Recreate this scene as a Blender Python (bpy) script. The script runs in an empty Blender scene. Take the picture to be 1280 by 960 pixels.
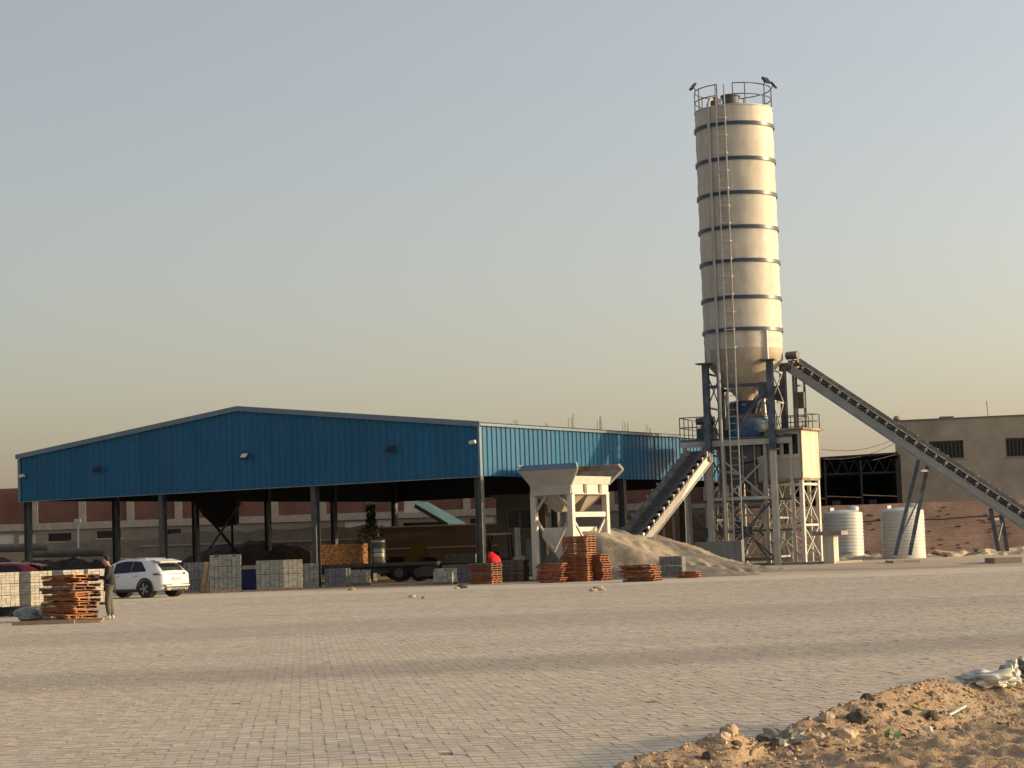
import bpy, math, random
import numpy as np
from mathutils import Vector, Matrix, noise

random.seed(7)
rng = np.random.default_rng(7)
R_ = math.radians
sc = bpy.context.scene
COL = sc.collection

# ------------------------------------------------------------------ camera
F, EYE, PITCH, ROLL = 2560.0, 1.55, math.atan(204 / 2560), R_(1.9)


def ray(px, py):
    u, v = (px - 640) / F, (480 - py) / F
    u0 = u * math.cos(ROLL) + v * math.sin(ROLL)
    v0 = -u * math.sin(ROLL) + v * math.cos(ROLL)
    return Vector((u0, math.cos(PITCH) - v0 * math.sin(PITCH), math.sin(PITCH) + v0 * math.cos(PITCH)))


def at(px, py, Y):
    """world point seen at photo pixel px,py at Y metres ahead of the camera"""
    d = ray(px, py)
    return Vector((0, 0, EYE)) + d * (Y / d.y)


def gp(px, py, z=0.0):
    """world point on the level z"""
    d = ray(px, py)
    return Vector((0, 0, EYE)) + d * ((z - EYE) / d.z)


cam_d = bpy.data.cameras.new('camera')
cam_d.sensor_width = 36
cam_d.lens = 36 * F / 1280
cam_d.clip_end = 6000
cam_d.clip_start = 0.1
cam = bpy.data.objects.new('camera', cam_d)
COL.objects.link(cam)
fw = Vector((0, math.cos(PITCH), math.sin(PITCH)))
r0 = Vector((1, 0, 0))
u0 = r0.cross(fw)
rt = r0 * math.cos(ROLL) - u0 * math.sin(ROLL)
up = r0 * math.sin(ROLL) + u0 * math.cos(ROLL)
cam.matrix_world = Matrix(((rt.x, up.x, -fw.x, 0), (rt.y, up.y, -fw.y, 0), (rt.z, up.z, -fw.z, EYE), (0, 0, 0, 1)))
sc.camera = cam

# ------------------------------------------------------------------ light
SUN_EL, SUN_AZ = R_(9.8), R_(91.5)          # azimuth clockwise from +Y
w = bpy.data.worlds.new('World')
sc.world = w
w.use_nodes = True
nt = w.node_tree
nt.nodes.clear()
sky = nt.nodes.new('ShaderNodeTexSky')
sky.sky_type = 'NISHITA'
sky.sun_disc = False
sky.sun_elevation = SUN_EL
sky.sun_rotation = SUN_AZ
sky.altitude = 50
sky.air_density = 1.0
sky.dust_density = 3.2
sky.ozone_density = 1.0
haze = nt.nodes.new('ShaderNodeMix')       # pale dust haze, the same all round
haze.data_type = 'RGBA'
haze.inputs[0].default_value = 0.33
haze.inputs[7].default_value = (2.36, 1.86, 1.70, 1)
bg = nt.nodes.new('ShaderNodeBackground')
bg.inputs[1].default_value = 0.15
wo = nt.nodes.new('ShaderNodeOutputWorld')
nt.links.new(sky.outputs[0], haze.inputs[6])
# the dust glows a little more towards the sun, all the way round
tcw = nt.nodes.new('ShaderNodeTexCoord')
dotn = nt.nodes.new('ShaderNodeVectorMath')
dotn.operation = 'DOT_PRODUCT'
dotn.inputs[1].default_value = (math.sin(SUN_AZ), math.cos(SUN_AZ), 0)
nt.links.new(tcw.outputs['Generated'], dotn.inputs[0])
glow = nt.nodes.new('ShaderNodeMath')
glow.operation = 'MULTIPLY_ADD'
glow.inputs[1].default_value = 0.48
glow.inputs[2].default_value = 1.03
nt.links.new(dotn.outputs['Value'], glow.inputs[0])
glm = nt.nodes.new('ShaderNodeVectorMath')
glm.operation = 'SCALE'
tint = nt.nodes.new('ShaderNodeVectorMath')
tint.operation = 'MULTIPLY'
tint.inputs[1].default_value = (1.025, 1.012, 1.0)
nt.links.new(haze.outputs[2], tint.inputs[0])
nt.links.new(tint.outputs[0], glm.inputs[0])
nt.links.new(glow.outputs[0], glm.inputs['Scale'])
nt.links.new(glm.outputs[0], bg.inputs[0])
nt.links.new(bg.outputs[0], wo.inputs[0])
sd = bpy.data.lights.new('sun', 'SUN')
sd.energy = 2.3
sd.angle = R_(0.55)
sd.color = (1.0, 0.755, 0.47)
so = bpy.data.objects.new('sun', sd)
COL.objects.link(so)
sdir = Vector((math.sin(SUN_AZ) * math.cos(SUN_EL), math.cos(SUN_AZ) * math.cos(SUN_EL), math.sin(SUN_EL)))
so.rotation_euler = sdir.to_track_quat('Z', 'Y').to_euler()
sc.view_settings.view_transform = 'Standard'
sc.view_settings.look = 'None'
sc.view_settings.exposure = 0.8
sc.view_settings.gamma = 1.0
sc.view_settings.use_curve_mapping = False


# ------------------------------------------------------------------ materials
def mat(name, col, rough=0.75, metal=0.0, var=0.12, scale=2.0, bump=0.0, bscale=30.0, rnd=0.0, island=0.0,
        dirt=None, dirt_amt=0.0, dscale=1.0, streak=False, col2=None, c2scale=0.6, spec=0.4, bstretch=None):
    m = bpy.data.materials.new(name)
    m.use_nodes = True
    t = m.node_tree
    N, L = t.nodes, t.links
    b = N['Principled BSDF']
    b.inputs['Roughness'].default_value = rough
    b.inputs['Metallic'].default_value = metal
    b.inputs['Specular IOR Level'].default_value = spec
    tc = N.new('ShaderNodeTexCoord')
    oi = N.new('ShaderNodeObjectInfo')
    ad = N.new('ShaderNodeVectorMath')
    ad.operation = 'MULTIPLY_ADD'
    ad.inputs[1].default_value = (37, 53, 71)
    L.new(oi.outputs['Random'], ad.inputs[0])
    L.new(tc.outputs['Object'], ad.inputs[2])
    co = ad.outputs[0]
    cur = N.new('ShaderNodeRGB')
    cur.outputs[0].default_value = (*col, 1)
    cur = cur.outputs[0]

    def noise_(sc_, det=5, stretch=None, rough_=0.6):
        n = N.new('ShaderNodeTexNoise')
        n.inputs['Scale'].default_value = sc_
        n.inputs['Detail'].default_value = det
        n.inputs['Roughness'].default_value = rough_
        if stretch:
            mp = N.new('ShaderNodeMapping')
            mp.inputs['Scale'].default_value = stretch
            L.new(co, mp.inputs[0])
            L.new(mp.outputs[0], n.inputs['Vector'])
        else:
            L.new(co, n.inputs['Vector'])
        return n.outputs[0]

    def mrange(src, a, b_, c, d):
        r = N.new('ShaderNodeMapRange')
        r.inputs[1].default_value, r.inputs[2].default_value = a, b_
        r.inputs[3].default_value, r.inputs[4].default_value = c, d
        L.new(src, r.inputs[0])
        return r.outputs[0]

    def mix(fac, a, b_):
        x = N.new('ShaderNodeMix')
        x.data_type = 'RGBA'
        L.new(fac, x.inputs[0])
        L.new(a, x.inputs[6])
        if isinstance(b_, tuple):
            x.inputs[7].default_value = (*b_, 1)
        else:
            L.new(b_, x.inputs[7])
        return x.outputs[2]

    def val(src, facsock):
        h = N.new('ShaderNodeHueSaturation')
        L.new(src, h.inputs['Color'])
        L.new(facsock, h.inputs['Value'])
        return h.outputs[0]

    if col2:
        cur = mix(mrange(noise_(c2scale, 4), 0.4, 0.62, 0, 1), cur, col2)
    if var:
        cur = val(cur, mrange(noise_(scale), 0.25, 0.75, 1 - var, 1 + var))
    if rnd:
        cur = val(cur, mrange(oi.outputs['Random'], 0, 1, 1 - rnd, 1 + rnd))
    if island:
        g = N.new('ShaderNodeNewGeometry')
        cur = val(cur, mrange(g.outputs['Random Per Island'], 0, 1, 1 - island, 1 + island))
    if dirt:
        cur = mix(mrange(noise_(dscale, 6, (1, 1, 0.12) if streak else None, 0.65), 0.45, 0.75, 0, dirt_amt), cur, dirt)
    L.new(cur, b.inputs['Base Color'])
    if bump:
        bp = N.new('ShaderNodeBump')
        bp.inputs['Strength'].default_value = bump
        bp.inputs['Distance'].default_value = 0.05
        L.new(noise_(bscale, 6, bstretch), bp.inputs['Height'])
        L.new(bp.outputs[0], b.inputs['Normal'])
    return m


def brick_mat(name, c1, c2, mortar, bw=0.25, bh=0.075, soil=0.0):
    m = mat(name, c1, 0.9)
    t = m.node_tree
    N, L = t.nodes, t.links
    b = N['Principled BSDF']
    tc = N.new('ShaderNodeTexCoord')
    mp = N.new('ShaderNodeMapping')
    mp.inputs['Rotation'].default_value = (R_(90), 0, 0)
    br = N.new('ShaderNodeTexBrick')
    br.inputs['Scale'].default_value = 1
    br.inputs['Color1'].default_value = (*c1, 1)
    br.inputs['Color2'].default_value = (*c2, 1)
    br.inputs['Mortar'].default_value = (*mortar, 1)
    br.inputs['Mortar Size'].default_value = 0.012
    br.inputs['Brick Width'].default_value = bw
    br.inputs['Row Height'].default_value = bh
    L.new(tc.outputs['Object'], mp.inputs[0])
    L.new(mp.outputs[0], br.inputs[0])
    n = N.new('ShaderNodeTexNoise')
    n.inputs['Scale'].default_value = 0.5
    n.inputs['Detail'].default_value = 6
    L.new(tc.outputs['Object'], n.inputs[0])
    mr = N.new('ShaderNodeMapRange')
    mr.inputs[1].default_value, mr.inputs[2].default_value = 0.3, 0.7
    mr.inputs[3].default_value, mr.inputs[4].default_value = 0.75, 1.25
    L.new(n.outputs[0], mr.inputs[0])
    h = N.new('ShaderNodeHueSaturation')
    L.new(br.outputs[0], h.inputs['Color'])
    L.new(mr.outputs[0], h.inputs['Value'])
    L.new(h.outputs[0], b.inputs['Base Color'])
    bp = N.new('ShaderNodeBump')
    bp.inputs['Strength'].default_value = 0.6
    bp.inputs['Distance'].default_value = 0.02
    L.new(br.outputs['Fac'], bp.inputs['Height'])
    bp.invert = True
    L.new(bp.outputs[0], b.inputs['Normal'])
    return m


M = {}
M['blue'] = mat('blue_paint', (0.008, 0.10, 0.205), 0.45, var=0.10, scale=0.4, dirt=(0.10, 0.15, 0.19), dirt_amt=0.16, dscale=0.9, streak=True, rnd=0.07, spec=0.25)
M['trim'] = mat('trim_grey_blue', (0.13, 0.19, 0.24), 0.5)
M['col'] = mat('column_grey', (0.065, 0.07, 0.08), 0.6, dirt=(0.14, 0.15, 0.1), dirt_amt=0.5, dscale=2)
M['under'] = mat('roofed_interior_shade', (0.016, 0.018, 0.02), 0.85)  # near-black base carries the deep shade of roofed interiors
M['silo'] = mat('silo_cream', (0.53, 0.50, 0.425), 0.55, var=0.16, scale=1.6, dirt=(0.30, 0.265, 0.21), dirt_amt=0.65, dscale=1.5, streak=True, bump=0.35, bscale=1.2, bstretch=(.3, .3, 5), rnd=.05)
M['cone'] = mat('silo_cone_tan', (0.38, 0.34, 0.27), 0.6, var=0.15, dirt=(0.25, 0.18, 0.1), dirt_amt=0.5, dscale=1.5, streak=True)
M['band'] = mat('silo_band', (0.035, 0.055, 0.10), 0.35, var=0.2)
M['steelblue'] = mat('dark_blue_steel', (0.05, 0.068, 0.105), 0.5, var=0.2, dirt=(0.3, 0.27, 0.22), dirt_amt=0.35, dscale=2)
M['steel'] = mat('light_grey_steel', (0.42, 0.42, 0.40), 0.5, var=0.15, dirt=(0.22, 0.16, 0.1), dirt_amt=0.5, dscale=1.6, streak=True)
M['dsteel'] = mat('dark_steel', (0.09, 0.095, 0.10), 0.55, var=0.2, dirt=(0.2, 0.15, 0.1), dirt_amt=0.4)
M['galv'] = mat('galvanised', (0.36, 0.36, 0.35), 0.4, metal=0.3, var=0.15)
M['white'] = mat('white_paint', (0.57, 0.55, 0.49), 0.45, var=0.06, dirt=(0.4, 0.3, 0.2), dirt_amt=0.4, dscale=1.5, streak=True)
M['hgrey'] = mat('hopper_grey_white', (0.43, 0.42, 0.39), 0.55, var=0.10, dirt=(0.30, 0.22, 0.14), dirt_amt=0.45, dscale=1.2)
M['rust'] = mat('rusty_inside', (0.22, 0.15, 0.10), 0.85, var=0.3, col2=(0.35, 0.30, 0.25), c2scale=1.2)
M['cream'] = mat('cabin_cream', (0.53, 0.50, 0.42), 0.5, var=0.05, dirt=(0.3, 0.2, 0.1), dirt_amt=0.5, dscale=2, streak=True)
M['cabgrey'] = mat('cabin_grey', (0.42, 0.40, 0.35), 0.5, var=0.08, dirt=(0.25, 0.2, 0.12), dirt_amt=0.4)
M['mixblue'] = mat('mixer_blue', (0.012, 0.075, 0.17), 0.5, var=0.2, dirt=(0.35, 0.3, 0.25), dirt_amt=0.5)
M['rubber'] = mat('belt_rubber', (0.07, 0.072, 0.075), 0.8, var=0.25, dirt=(0.25, 0.22, 0.18), dirt_amt=0.6, dscale=3)
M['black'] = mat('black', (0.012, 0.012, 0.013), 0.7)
M['tyre'] = mat('tyre', (0.02, 0.02, 0.02), 0.85)
M['conc'] = mat('concrete', (0.27, 0.25, 0.215), 0.9, var=0.2, scale=3, bump=0.3, bscale=15, dirt=(0.2, 0.17, 0.13), dirt_amt=0.5)
M['block'] = mat('block_grey', (0.155, 0.17, 0.17), 0.9, var=0.12, scale=4, island=0.18, bump=0.2, bscale=30)
M['blocktan'] = mat('block_pale', (0.36, 0.35, 0.30), 0.9, var=0.12, scale=4, island=0.16, bump=0.2, bscale=30)
M['wood'] = mat('orange_pallet_wood', (0.33, 0.135, 0.045), 0.75, var=0.35, scale=5, island=0.3, rnd=0.25, col2=(0.18, 0.085, 0.045), c2scale=2)
M['woodred'] = mat('red_brown_pallet_wood', (0.23, 0.085, 0.045), 0.8, var=0.35, scale=5, island=0.3, rnd=0.25)
M['woodgrey'] = mat('weathered_pallet_wood', (0.20, 0.15, 0.12), 0.85, var=0.3, scale=5, island=0.3, rnd=0.2)
M['plank'] = mat('plank_wood', (0.40, 0.27, 0.14), 0.8, var=0.25, scale=4)
M['glass'] = mat('dark_glass', (0.010, 0.013, 0.016), 0.12, spec=0.35, var=0)
M['lens'] = mat('lamp_lens', (0.6, 0.62, 0.62), 0.15, spec=0.7, var=0)
M['plaster'] = mat('beige_render', (0.37, 0.325, 0.25), 0.95, var=0.16, scale=0.8, bump=0.3, bscale=6, dirt=(0.2, 0.165, 0.125), dirt_amt=0.6, dscale=0.5)
M['facade'] = mat('grey_facade', (0.19, 0.165, 0.135), 0.95, var=0.2, scale=0.8, dirt=(0.17, 0.145, 0.115), dirt_amt=0.6, dscale=0.4)
M['wallgrey'] = mat('rough_grey_wall', (0.17, 0.15, 0.125), 0.95, var=0.25, scale=1.5, bump=0.4, bscale=8)
M['brick'] = brick_mat('red_brick', (0.17, 0.06, 0.04), (0.12, 0.045, 0.032), (0.13, 0.10, 0.08))
M['pinkbrick'] = brick_mat('pink_brick', (0.40, 0.265, 0.21), (0.29, 0.185, 0.15), (0.37, 0.29, 0.24), 0.26, 0.09)
M['darkbrick'] = brick_mat('dull_brick', (0.11, 0.075, 0.064), (0.085, 0.058, 0.05), (0.10, 0.08, 0.07))
M['tank'] = mat('white_plastic', (0.48, 0.50, 0.49), 0.45, var=0.04, dirt=(0.5, 0.43, 0.32), dirt_amt=0.4, dscale=1.5, streak=True)
M['whitewin'] = mat('pale_panel', (0.42, 0.42, 0.39), 0.6)
M['red'] = mat('red_cloth', (0.65, 0.012, 0.02), 0.8, var=0.2)
M['carwhite'] = mat('white_car_paint', (0.66, 0.67, 0.66), 0.28, var=0.02, spec=0.6)
M['carred'] = mat('dark_red_car_paint', (0.16, 0.012, 0.02), 0.25, var=0.02, spec=0.6)
M['rim'] = mat('alloy', (0.35, 0.35, 0.36), 0.3, metal=0.8)
M['plastic'] = mat('dark_plastic', (0.03, 0.03, 0.032), 0.55)
M['tail'] = mat('tail_light', (0.05, 0.006, 0.008), 0.15, spec=0.7)
M['chrome'] = mat('chrome', (0.6, 0.6, 0.58), 0.15, metal=1.0)
M['yellow'] = mat('yellow_paint', (0.17, 0.095, 0.012), 0.5, var=0.2)
M['teal'] = mat('teal_sheet', (0.06, 0.13, 0.135), 0.6, var=0.2)
M['orangebrick'] = mat('orange_brick', (0.52, 0.28, 0.13), 0.9, var=0.2, scale=6, island=0.35)
M['skin'] = mat('skin', (0.42, 0.24, 0.16), 0.6)
M['hair'] = mat('black_hair', (0.012, 0.010, 0.009), 0.7)
M['jacket'] = mat('dark_jacket', (0.014, 0.014, 0.016), 0.8, var=0.2, scale=8)
M['trousers'] = mat('grey_trousers', (0.10, 0.09, 0.08), 0.85, var=0.2, scale=8)
M['shoe'] = mat('pale_shoes', (0.55, 0.52, 0.48), 0.7)
M['leaf'] = mat('leaves', (0.035, 0.055, 0.02), 0.6, island=0.4)
M['bark'] = mat('bark', (0.12, 0.09, 0.06), 0.9)
M['gravel'] = mat('gravel_grey', (0.20, 0.18, 0.15), 0.95, var=0.2, scale=2.5, bump=0.8, bscale=14, dirt=(0.34, 0.285, 0.205), dirt_amt=0.5, dscale=0.8)
gm = M['gravel'].node_tree              # ramp top tinted sand-pale against the grey face: sun and shade in colour
_N, _L = gm.nodes, gm.links
_b = _N['Principled BSDF']
_src = _b.inputs['Base Color'].links[0].from_socket
_tc = _N.new('ShaderNodeTexCoord')
_nz = _N.new('ShaderNodeTexNoise')
_nz.inputs['Scale'].default_value = 1.6
_nz.inputs['Detail'].default_value = 8
_L.new(_tc.outputs['Object'], _nz.inputs[0])
_dp = _N.new('ShaderNodeVectorMath')
_dp.operation = 'DOT_PRODUCT'
_dp.inputs[1].default_value = (.11, 1, 0)
_L.new(_tc.outputs['Object'], _dp.inputs[0])
_ma = _N.new('ShaderNodeMath')
_ma.operation = 'MULTIPLY_ADD'
_ma.inputs[1].default_value = 1.3
_L.new(_nz.outputs[0], _ma.inputs[0])
_L.new(_dp.outputs['Value'], _ma.inputs[2])
_mr = _N.new('ShaderNodeMapRange')
_mr.inputs[1].default_value, _mr.inputs[2].default_value = 92.35, 92.75
_L.new(_ma.outputs[0], _mr.inputs[0])
_mx = _N.new('ShaderNodeMix')
_mx.data_type = 'RGBA'
_L.new(_mr.outputs[0], _mx.inputs[0])
_L.new(_src, _mx.inputs[6])
_mx.inputs[7].default_value = (0.33, 0.285, 0.21, 1)
_vv = _N.new('ShaderNodeHueSaturation')
_L.new(_mx.outputs[2], _vv.inputs['Color'])
_m2 = _N.new('ShaderNodeMapRange')
_m2.inputs[1].default_value, _m2.inputs[2].default_value, _m2.inputs[3].default_value, _m2.inputs[4].default_value = .3, .7, .75, 1.2
_L.new(_nz.outputs[0], _m2.inputs[0])
_L.new(_m2.outputs[0], _vv.inputs['Value'])
_L.new(_vv.outputs[0], _b.inputs['Base Color'])
M['sand'] = mat('sand', (0.36, 0.255, 0.15), 0.95, var=0.18, scale=3, bump=0.7, bscale=18, col2=(0.33, 0.25, 0.165), c2scale=0.7, dirt=(0.26, 0.195, 0.135), dirt_amt=0.5, dscale=2.5)
M['stone'] = mat('stone', (0.42, 0.34, 0.24), 0.95, var=0.2, scale=12, rnd=0.3, bump=0.3, bscale=40)
M['darkstone'] = mat('dark_stone', (0.085, 0.07, 0.055), 0.9, var=0.3, scale=12)
M['ground'] = mat('dusty_ground', (0.46, 0.385, 0.27), 0.95, var=0.12, scale=0.35, bump=0.5, bscale=3, dirt=(0.38, 0.32, 0.24), dirt_amt=0.6, dscale=0.25)
M['bag'] = mat('pale_plastic_bag', (0.55, 0.55, 0.5), 0.4, var=0.15, scale=10)
M['greybag'] = mat('grey_plastic_bag', (0.22, 0.22, 0.19), 0.4, var=0.3, scale=10)
M['green'] = mat('green_plastic', (0.03, 0.14, 0.05), 0.5)
M['soil'] = mat('dark_soil', (0.04, 0.028, 0.022), 0.95, var=0.3, bump=0.6, bscale=6)


# ------------------------------------------------------------------ mesh helpers
class MB:
    def __init__(s, root=None):
        s.v, s.f = [], []
        s.inv = None
        if root is not None:           # geometry given in world coordinates
            s.inv = (Matrix.Translation(root.location) @ Matrix.Rotation(root.rotation_euler.z, 4, 'Z')).inverted()

    def add(s, vs, fs):
        n = len(s.v)
        s.v += [Vector(v) for v in vs]
        s.f += [tuple(i + n for i in f) for f in fs]
        return s

    def frame(s, o, X, Y, Z, sx, sy, sz):
        vs = [o + X * (a * sx / 2) + Y * (b * sy / 2) + Z * (c * sz / 2) for a in (-1, 1) for b in (-1, 1) for c in (-1, 1)]
        return s.add(vs, [(0, 1, 3, 2), (4, 6, 7, 5), (0, 4, 5, 1), (2, 3, 7, 6), (0, 2, 6, 4), (1, 5, 7, 3)])

    def box(s, c, size, rz=0, rx=0, ry=0):
        m = Matrix.Rotation(rz, 3, 'Z') @ Matrix.Rotation(ry, 3, 'Y') @ Matrix.Rotation(rx, 3, 'X')
        return s.frame(Vector(c), m.col[0], m.col[1], m.col[2], *size)

    def bx(s, x0, x1, y0, y1, z0, z1):
        return s.box(((x0 + x1) / 2, (y0 + y1) / 2, (z0 + z1) / 2), (x1 - x0, y1 - y0, z1 - z0))

    def bar(s, p, q, w_, h=None, up_=(0, 0, 1)):
        p, q = Vector(p), Vector(q)
        h = w_ if h is None else h
        d = q - p
        L = d.length
        d.normalize()
        u = Vector(up_)
        if abs(d.dot(u)) > 0.97:
            u = Vector((0, 1, 0))
        X = d.cross(u).normalized()
        U = X.cross(d)
        return s.frame((p + q) / 2, d, X, U, L, w_, h)

    def tube(s, p, q, r, n=8, r2=None):
        p, q = Vector(p), Vector(q)
        r2 = r if r2 is None else r2
        d = (q - p).normalized()
        u = Vector((0, 0, 1)) if abs(d.z) < 0.95 else Vector((1, 0, 0))
        X = d.cross(u).normalized()
        Y = d.cross(X)
        vs, fs = [], []
        for i in range(n):
            a = 2 * math.pi * i / n
            o = X * math.cos(a) + Y * math.sin(a)
            vs += [p + o * r, q + o * r2]
        for i in range(n):
            j = (i + 1) % n
            fs.append((2 * i, 2 * j, 2 * j + 1, 2 * i + 1))
        fs += [tuple(2 * i for i in reversed(range(n))), tuple(2 * i + 1 for i in range(n))]
        return s.add(vs, fs)

    def pipe(s, pts, r, n=6):
        for a, b in zip(pts[:-1], pts[1:]):
            s.tube(a, b, r, n)
        return s

    def lathe(s, c, prof, n=32, caps=True):
        c = Vector(c)
        vs, fs = [], []
        m = len(prof)
        for i in range(n):
            a = 2 * math.pi * i / n
            for r, z in prof:
                vs.append(c + Vector((r * math.cos(a), r * math.sin(a), z)))
        for i in range(n):
            j = (i + 1) % n
            for k in range(m - 1):
                fs.append((i * m + k, j * m + k, j * m + k + 1, i * m + k + 1))
        if caps:
            fs.append(tuple(i * m for i in reversed(range(n))))
            fs.append(tuple(i * m + m - 1 for i in range(n)))
        return s.add(vs, fs)

    def ext(s, poly, vec):
        n = len(poly)
        vec = Vector(vec)
        vs = [Vector(p) for p in poly] + [Vector(p) + vec for p in poly]
        fs = [tuple(reversed(range(n))), tuple(range(n, 2 * n))]
        fs += [(i, (i + 1) % n, n + (i + 1) % n, n + i) for i in range(n)]
        return s.add(vs, fs)

    def mesh(s, name, m, smooth=False):
        vs = [s.inv @ v for v in s.v] if s.inv else s.v
        me = bpy.data.meshes.new(name)
        me.from_pydata([tuple(v) for v in vs], [], s.f)
        me.materials.append(m)
        if smooth:
            me.polygons.foreach_set('use_smooth', [True] * len(me.polygons))
            me.set_sharp_from_angle(angle=R_(40))
        me.update()
        return me

    def build(s, name, m, parent=None, smooth=False):
        return link(name, s.mesh(name, m, smooth), parent)


def link(name, me, parent=None, loc=(0, 0, 0), rz=0, rot=None):
    o = bpy.data.objects.new(name, me)
    COL.objects.link(o)
    o.parent = parent
    o.location = loc
    o.rotation_euler = rot if rot else (0, 0, rz)
    return o


def tag(o, label=None, cat=None, group=None, kind=None):
    if label:
        o['label'] = label
    if cat:
        o['category'] = cat
    if group:
        o['group'] = group
    if kind:
        o['kind'] = kind
    return o


def thing(name, label, cat, loc=(0, 0, 0), rz=0, group=None):
    o = bpy.data.objects.new(name, None)
    o.empty_display_size = 0.3
    COL.objects.link(o)
    o.location = loc
    o.rotation_euler = (0, 0, rz)
    return tag(o, label, cat, group)


def copy_tree(o, parent=None):
    c = o.copy()
    COL.objects.link(c)
    c.parent = parent
    for ch in list(o.children):
        copy_tree(ch, c)
    return c


def wall_open(mb, x0, x1, z0, z1, y0, y1, holes):
    """a wall slab along x with rectangular openings (hx0,hx1,hz0,hz1)"""
    xs = sorted({x0, x1, *[h[0] for h in holes], *[h[1] for h in holes]})
    zs = sorted({z0, z1, *[h[2] for h in holes], *[h[3] for h in holes]})
    nx, nz = len(xs), len(zs)
    solid = [[not any(h[0] < (xs[i] + xs[i + 1]) / 2 < h[1] and h[2] < (zs[k] + zs[k + 1]) / 2 < h[3] for h in holes)
              for k in range(nz - 1)] for i in range(nx - 1)]
    vid = {}

    def V(i, k, y):
        key = (i, k, y)
        if key not in vid:
            vid[key] = len(mb.v)
            mb.v.append(Vector((xs[i], y0 if y == 0 else y1, zs[k])))
        return vid[key]
    S = lambda i, k: 0 <= i < nx - 1 and 0 <= k < nz - 1 and solid[i][k]
    for i in range(nx - 1):
        for k in range(nz - 1):
            if not solid[i][k]:
                continue
            mb.f.append((V(i, k, 0), V(i + 1, k, 0), V(i + 1, k + 1, 0), V(i, k + 1, 0)))
            mb.f.append((V(i, k, 1), V(i, k + 1, 1), V(i + 1, k + 1, 1), V(i + 1, k, 1)))
            if not S(i - 1, k):
                mb.f.append((V(i, k, 0), V(i, k + 1, 0), V(i, k + 1, 1), V(i, k, 1)))
            if not S(i + 1, k):
                mb.f.append((V(i + 1, k, 0), V(i + 1, k, 1), V(i + 1, k + 1, 1), V(i + 1, k + 1, 0)))
            if not S(i, k - 1):
                mb.f.append((V(i, k, 0), V(i, k, 1), V(i + 1, k, 1), V(i + 1, k, 0)))
            if not S(i, k + 1):
                mb.f.append((V(i, k + 1, 0), V(i + 1, k + 1, 0), V(i + 1, k + 1, 1), V(i, k + 1, 1)))
    return mb


def sstep(t):
    t = min(1, max(0, t))
    return t * t * (3 - 2 * t)


def gh(x, y):
    """height of the ground: the plant stands on a slightly raised strip"""
    return 0.27 * sstep((y - 89) / 9) * sstep((x - 4) / 4)


def fbm(x, y, s, o=4):
    return noise.fractal(Vector((x * s, y * s, 3.7)), 1.0, 2.0, o)


def grid_mesh(name, xs, ys, zf, m, smooth=True):
    nx, ny = len(xs), len(ys)
    vs = [(x, y, zf(x, y)) for y in ys for x in xs]
    fs = [(j * nx + i, j * nx + i + 1, (j + 1) * nx + i + 1, (j + 1) * nx + i) for j in range(ny - 1) for i in range(nx - 1)]
    me = bpy.data.meshes.new(name)
    me.from_pydata(vs, [], fs)
    me.materials.append(m)
    if smooth:
        me.polygons.foreach_set('use_smooth', [True] * len(fs))
    return me


# ------------------------------------------------------------------ ground, yard
xs = [-3000, -1200, -500, -200, -100] + list(np.arange(-60, 61, 2.0)) + [100, 200, 500, 1200, 3000]
ys = [-200, -50, 0, 40] + list(np.arange(60, 141, 1.5)) + [160, 220, 400, 900, 2000, 4000]
g = link('ground', grid_mesh('ground', xs, ys, lambda x, y: gh(x, y) - (0.03 if y < 84 else 0.03 * (1 - sstep((y - 84) / 4))) + (0.02 * fbm(x, y, 0.3) if 92 < y < 140 else 0), M['ground']))
tag(g, 'dusty sandy ground around the yard', kind='structure')


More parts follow.
